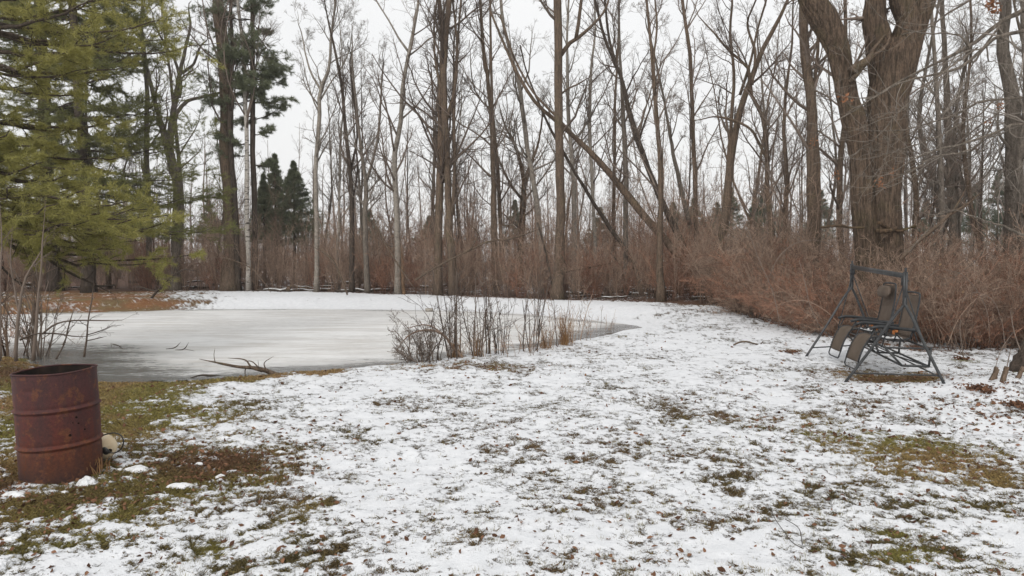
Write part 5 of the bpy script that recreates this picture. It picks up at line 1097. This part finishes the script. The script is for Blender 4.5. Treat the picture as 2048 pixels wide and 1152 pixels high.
# ------------------------------------------------------------------ ground litter: grass, leaves, snow lumps
def scatter(n, rng, dmin=2.6, dmax=12, pxr=(-150, 2200), pw=1.):
    y = CH*FPX/(rng.uniform(CH*FPX/dmax, CH*FPX/dmin, n)); px = rng.uniform(*pxr, n); return (px-1024)/FPX*y, y, px
def grass():
    rng = np.random.default_rng(61); x, y, px = scatter(300000, rng, 2.7, 13)
    b, fr, lb = bare_fn(x, y); sd = seg_dist(x, y, SHORE); ok = (b+rng.normal(size=len(b))*.09 > .02) & (fr < .2) & ~(inside(x, y, SHORE) & (sd > .03)); x, y = x[ok], y[ok]
    x = np.repeat(x, 3)+rng.normal(size=len(x)*3)*.012; y = np.repeat(y, 3)+rng.normal(size=len(y)*3)*.012
    z = hgt(x, y)-.02; n = len(x); h = rng.uniform(.006, .020, n); a = rng.uniform(0, 6.28, n); w = rng.uniform(.0009, .0018, n)*(1+y/9)
    dx = np.clip(rng.normal(size=n), -1.5, 1.5)*h; dy = np.clip(rng.normal(size=n), -1.5, 1.5)*h
    P0 = np.stack([x, y, z], 1); s = np.stack([np.cos(a)*w, np.sin(a)*w, 0*w], 1); t = np.stack([dx, dy, h+.014], 1)
    V = np.stack([P0-s, P0+s, P0+t*.6+s*.7, P0+t+np.stack([dx*.4, dy*.4, -h*.2], 1)], 1)
    mb = MB(); k = np.arange(n)[:, None]*4; mb.add(V.reshape(-1, 3), None, np.concatenate([k+np.array([[0, 1, 2]]), k+np.array([[0, 2, 3]])]))
    o = mb.build('grass', M['grass_tinted'], smooth=False, kind='stuff'); b, fr, lb = bare_fn(x, y); tt = np.c_[tint_fn(x, y, fr, lb)*rng.uniform(.55, 1.6, (n, 1)), np.ones(n)]
    o.data.attributes.new('tint', 'FLOAT_COLOR', 'POINT').data.foreach_set('color', np.repeat(tt, 4, 0).astype(np.float32).ravel()); tag(o, 'short olive and tan winter grass showing through the snow', 'grass')
grass()
def leaves():
    rng = np.random.default_rng(62); x, y, px = scatter(52000, rng, 2.7, 14)
    br = np.zeros(len(x))
    for e in BROWN: br = np.maximum(br, ell(x, y, *e))
    b, fr, lb = bare_fn(x, y); sd = seg_dist(x, y, SHORE); ins = inside(x, y, SHORE)
    prob = .035+.62*br+.22*np.clip(b+.15, 0, .5)+.5*(fr > .1)+.05*(px > 1500)*(y < 9)*(y > 5); ok = (rng.random(len(x)) < prob) & ~ins
    x, y = x[ok], y[ok]; C = np.stack([x, y, hgt(x, y)+rng.uniform(-.006, .012, len(x))], 1); mb = MB(); leaf_mesh(mb, C, 0, .021*(1+.35*(y > 6)), rng, .45)
    o = mb.build('fallen_leaves', M['leaf'], smooth=False, kind='stuff'); tag(o, 'dead brown leaves scattered over grass and snow', 'leaves')
leaves()
def tufts():
    rng = np.random.default_rng(63); x, y, px = scatter(3400, rng, 2.8, 11, (250, 2100)); b, fr, lb = bare_fn(x, y); ok = (b > -.35) & (b < .1) & (fr < .1) & ~inside(x, y, SHORE); x, y = x[ok], y[ok]
    n0 = len(x); k = 14; x = np.repeat(x, k); y = np.repeat(y, k); n = len(x); a = rng.uniform(0, 6.28, n); r = rng.random(n)*.02; x = x+np.cos(a)*r; y = y+np.sin(a)*r
    P0 = np.stack([x, y, hgt(x, y)-.02], 1); h = rng.uniform(.02, .045, n); t = np.stack([np.cos(a)*h*rng.random(n)*1.1, np.sin(a)*h*rng.random(n)*1.1, h], 1); w = (.0012+.0002*y)[:, None]*np.stack([-np.sin(a), np.cos(a), 0*a], 1)
    V = np.stack([P0-w, P0+w, P0+t], 1); mb = MB(); mb.add(V.reshape(-1, 3), None, np.arange(3*n).reshape(-1, 3)); o = mb.build('grass_tufts', M['grass'], smooth=False, kind='stuff'); tag(o, 'small tufts of grass poking through the snow', 'grass')
tufts()
def lump(label, px, py, w, seed, name='snow_clump', mat=None, hh=.5, group=None):
    rng = np.random.default_rng(seed); g = G(px, py); R = w/2*g[1]/FPX; mb = MB()
    U, Vv = 40, 12; th = np.linspace(0, 2*math.pi, U+1)[:-1]; V = []          # one melted, ragged patch
    rag = 1+.55*(fbm(np.cos(th)*2+seed, np.sin(th)*2, 3, seed)-.5)*2
    for i in range(Vv+1):
        f = i/Vv; rr = R*rag*f; X = np.cos(th)*rr; Y = np.sin(th)*rr*.75
        Z = R*hh*.9*(1-f**2.2)*(.45+1.1*fbm(X/R*2.2+seed, Y/R*2.2, 3, seed+1))-.006*(f > .95)
        V.append(np.stack([g[0]+X, g[1]+Y, hgt(g[0]+X, g[1]+Y)+Z], 1))
    mb.add(np.concatenate(V), [(i*U+j, i*U+(j+1) % U, (i+1)*U+(j+1) % U, (i+1)*U+j) for i in range(Vv) for j in range(U)][::-1])
    o = mb.build(name, mat or msnow, origin=g); tag(o, label, 'snow', group)
lump('white lump of snow against the foot of the rusty barrel', 170, 968, 36, 1, hh=.8)
lump('small snow lump on the leaves right of the barrel', 275, 938, 46, 2, hh=.25); lump('flat snow patch at the lower left edge near the barrel', 28, 990, 50, 3, hh=.25)
lump('snow patch left of the white lettering area, on the brown leaves', 360, 970, 44, 4, hh=.25) if False else lump('snow lump on the grass below and right of the barrel', 360, 972, 44, 4, hh=.25)
for k, (a, b, w) in enumerate([(445,876,24),(383,884,22),(480,893,16),(398,927,16),(440,952,18),(130,984,14),(20,1078,30),(560,905,22),(240,938,12),(410,903,12)]): lump('little rounded remnant of snow among the brown leaves', a, b, w, 30+k, hh=.35, group='small snow remnants right of the barrel')
for k, (lab, a, b, w, n) in enumerate([('dark pile of dead leaves on the snow left of the swing', 1582, 706, 30, 90), ('dark leaf pile at the foot of the little sapling right of the swing', 1926, 719, 28, 90), ('brown leaf mat by the roots of the cut stumps', 1965, 775, 60, 220), ('brown leaf drift at the lower right edge of the snow bank', 2035, 812, 50, 160), ('leaf drift behind the right foot of the swing', 1840, 700, 40, 100)]):
    rng = np.random.default_rng(k); g = G(a, b); R = w/2*g[1]/FPX; C = g+rng.normal(size=(n, 3))*np.array([R*.5, R*.6, .012])+[0, 0, .02]; mb = MB(); leaf_mesh(mb, C, 0, .024, rng, .6); o = mb.build('leaf_pile', M['leaf'], origin=g, smooth=False); tag(o, lab, 'leaf pile')
def reed(label, px, py, h, n, seed):
    rng = np.random.default_rng(seed); g = G(px, py); m = n; K = 6; p = np.zeros((m, K, 3)); p[:, 0] = g+rng.normal(size=(m, 3))*[.06, .05, 0]; d = np.stack([rng.normal(size=m)*.22, rng.normal(size=m)*.2, np.ones(m)], 1); hh = h*rng.uniform(.5, 1.1, m)
    for k in range(1, K): d[:, 2] -= .12*k/K*rng.random(m); d += rng.normal(size=d.shape)*.06; p[:, k] = p[:, k-1]+d/np.linalg.norm(d, axis=1, keepdims=True)*(hh/(K-1))[:, None]
    mb = MB(); mb.tubes(p, np.full((m, 1), .0035)*np.linspace(1, .4, K), 3); o = mb.build('reed_tuft', M['straw'], origin=g); tag(o, label, 'dry grass')
reed('tall dry orange reed tuft at the right of the waterside shrubs', 1130, 690, .62, 90, 1); reed('dry straw tuft at the foot of the tallest waterside shrub', 912, 714, .35, 70, 2); reed('dry tuft among the middle waterside stems', 955, 712, .38, 60, 3); reed('pale dry tuft left of the orange reeds', 1090, 697, .38, 50, 4)
reed('dry grass wisps at the foot of the rusty barrel', 185, 945, .12, 60, 5)
# ------------------------------------------------------------------ damp winter air
hb = MB(); hb.box((0, 70, 14), np.eye(3), (150, 95, 16)); 
hm = bpy.data.materials.new('haze_air'); hm.use_nodes = True; hn = hm.node_tree.nodes; hn.clear(); ho = hn.new('ShaderNodeOutputMaterial'); hv = hn.new('ShaderNodeVolumePrincipled')
hv.inputs['Color'].default_value = (.98, .97, .96, 1); hv.inputs['Density'].default_value = .0010; hm.node_tree.links.new(hv.outputs[0], ho.inputs['Volume'])
h_ = hb.build('haze', hm, smooth=False, kind='stuff'); tag(h_, 'thin damp haze in the winter air among the trees', 'haze')
print('objects', len(bpy.data.objects), 'bg trees', cnt)
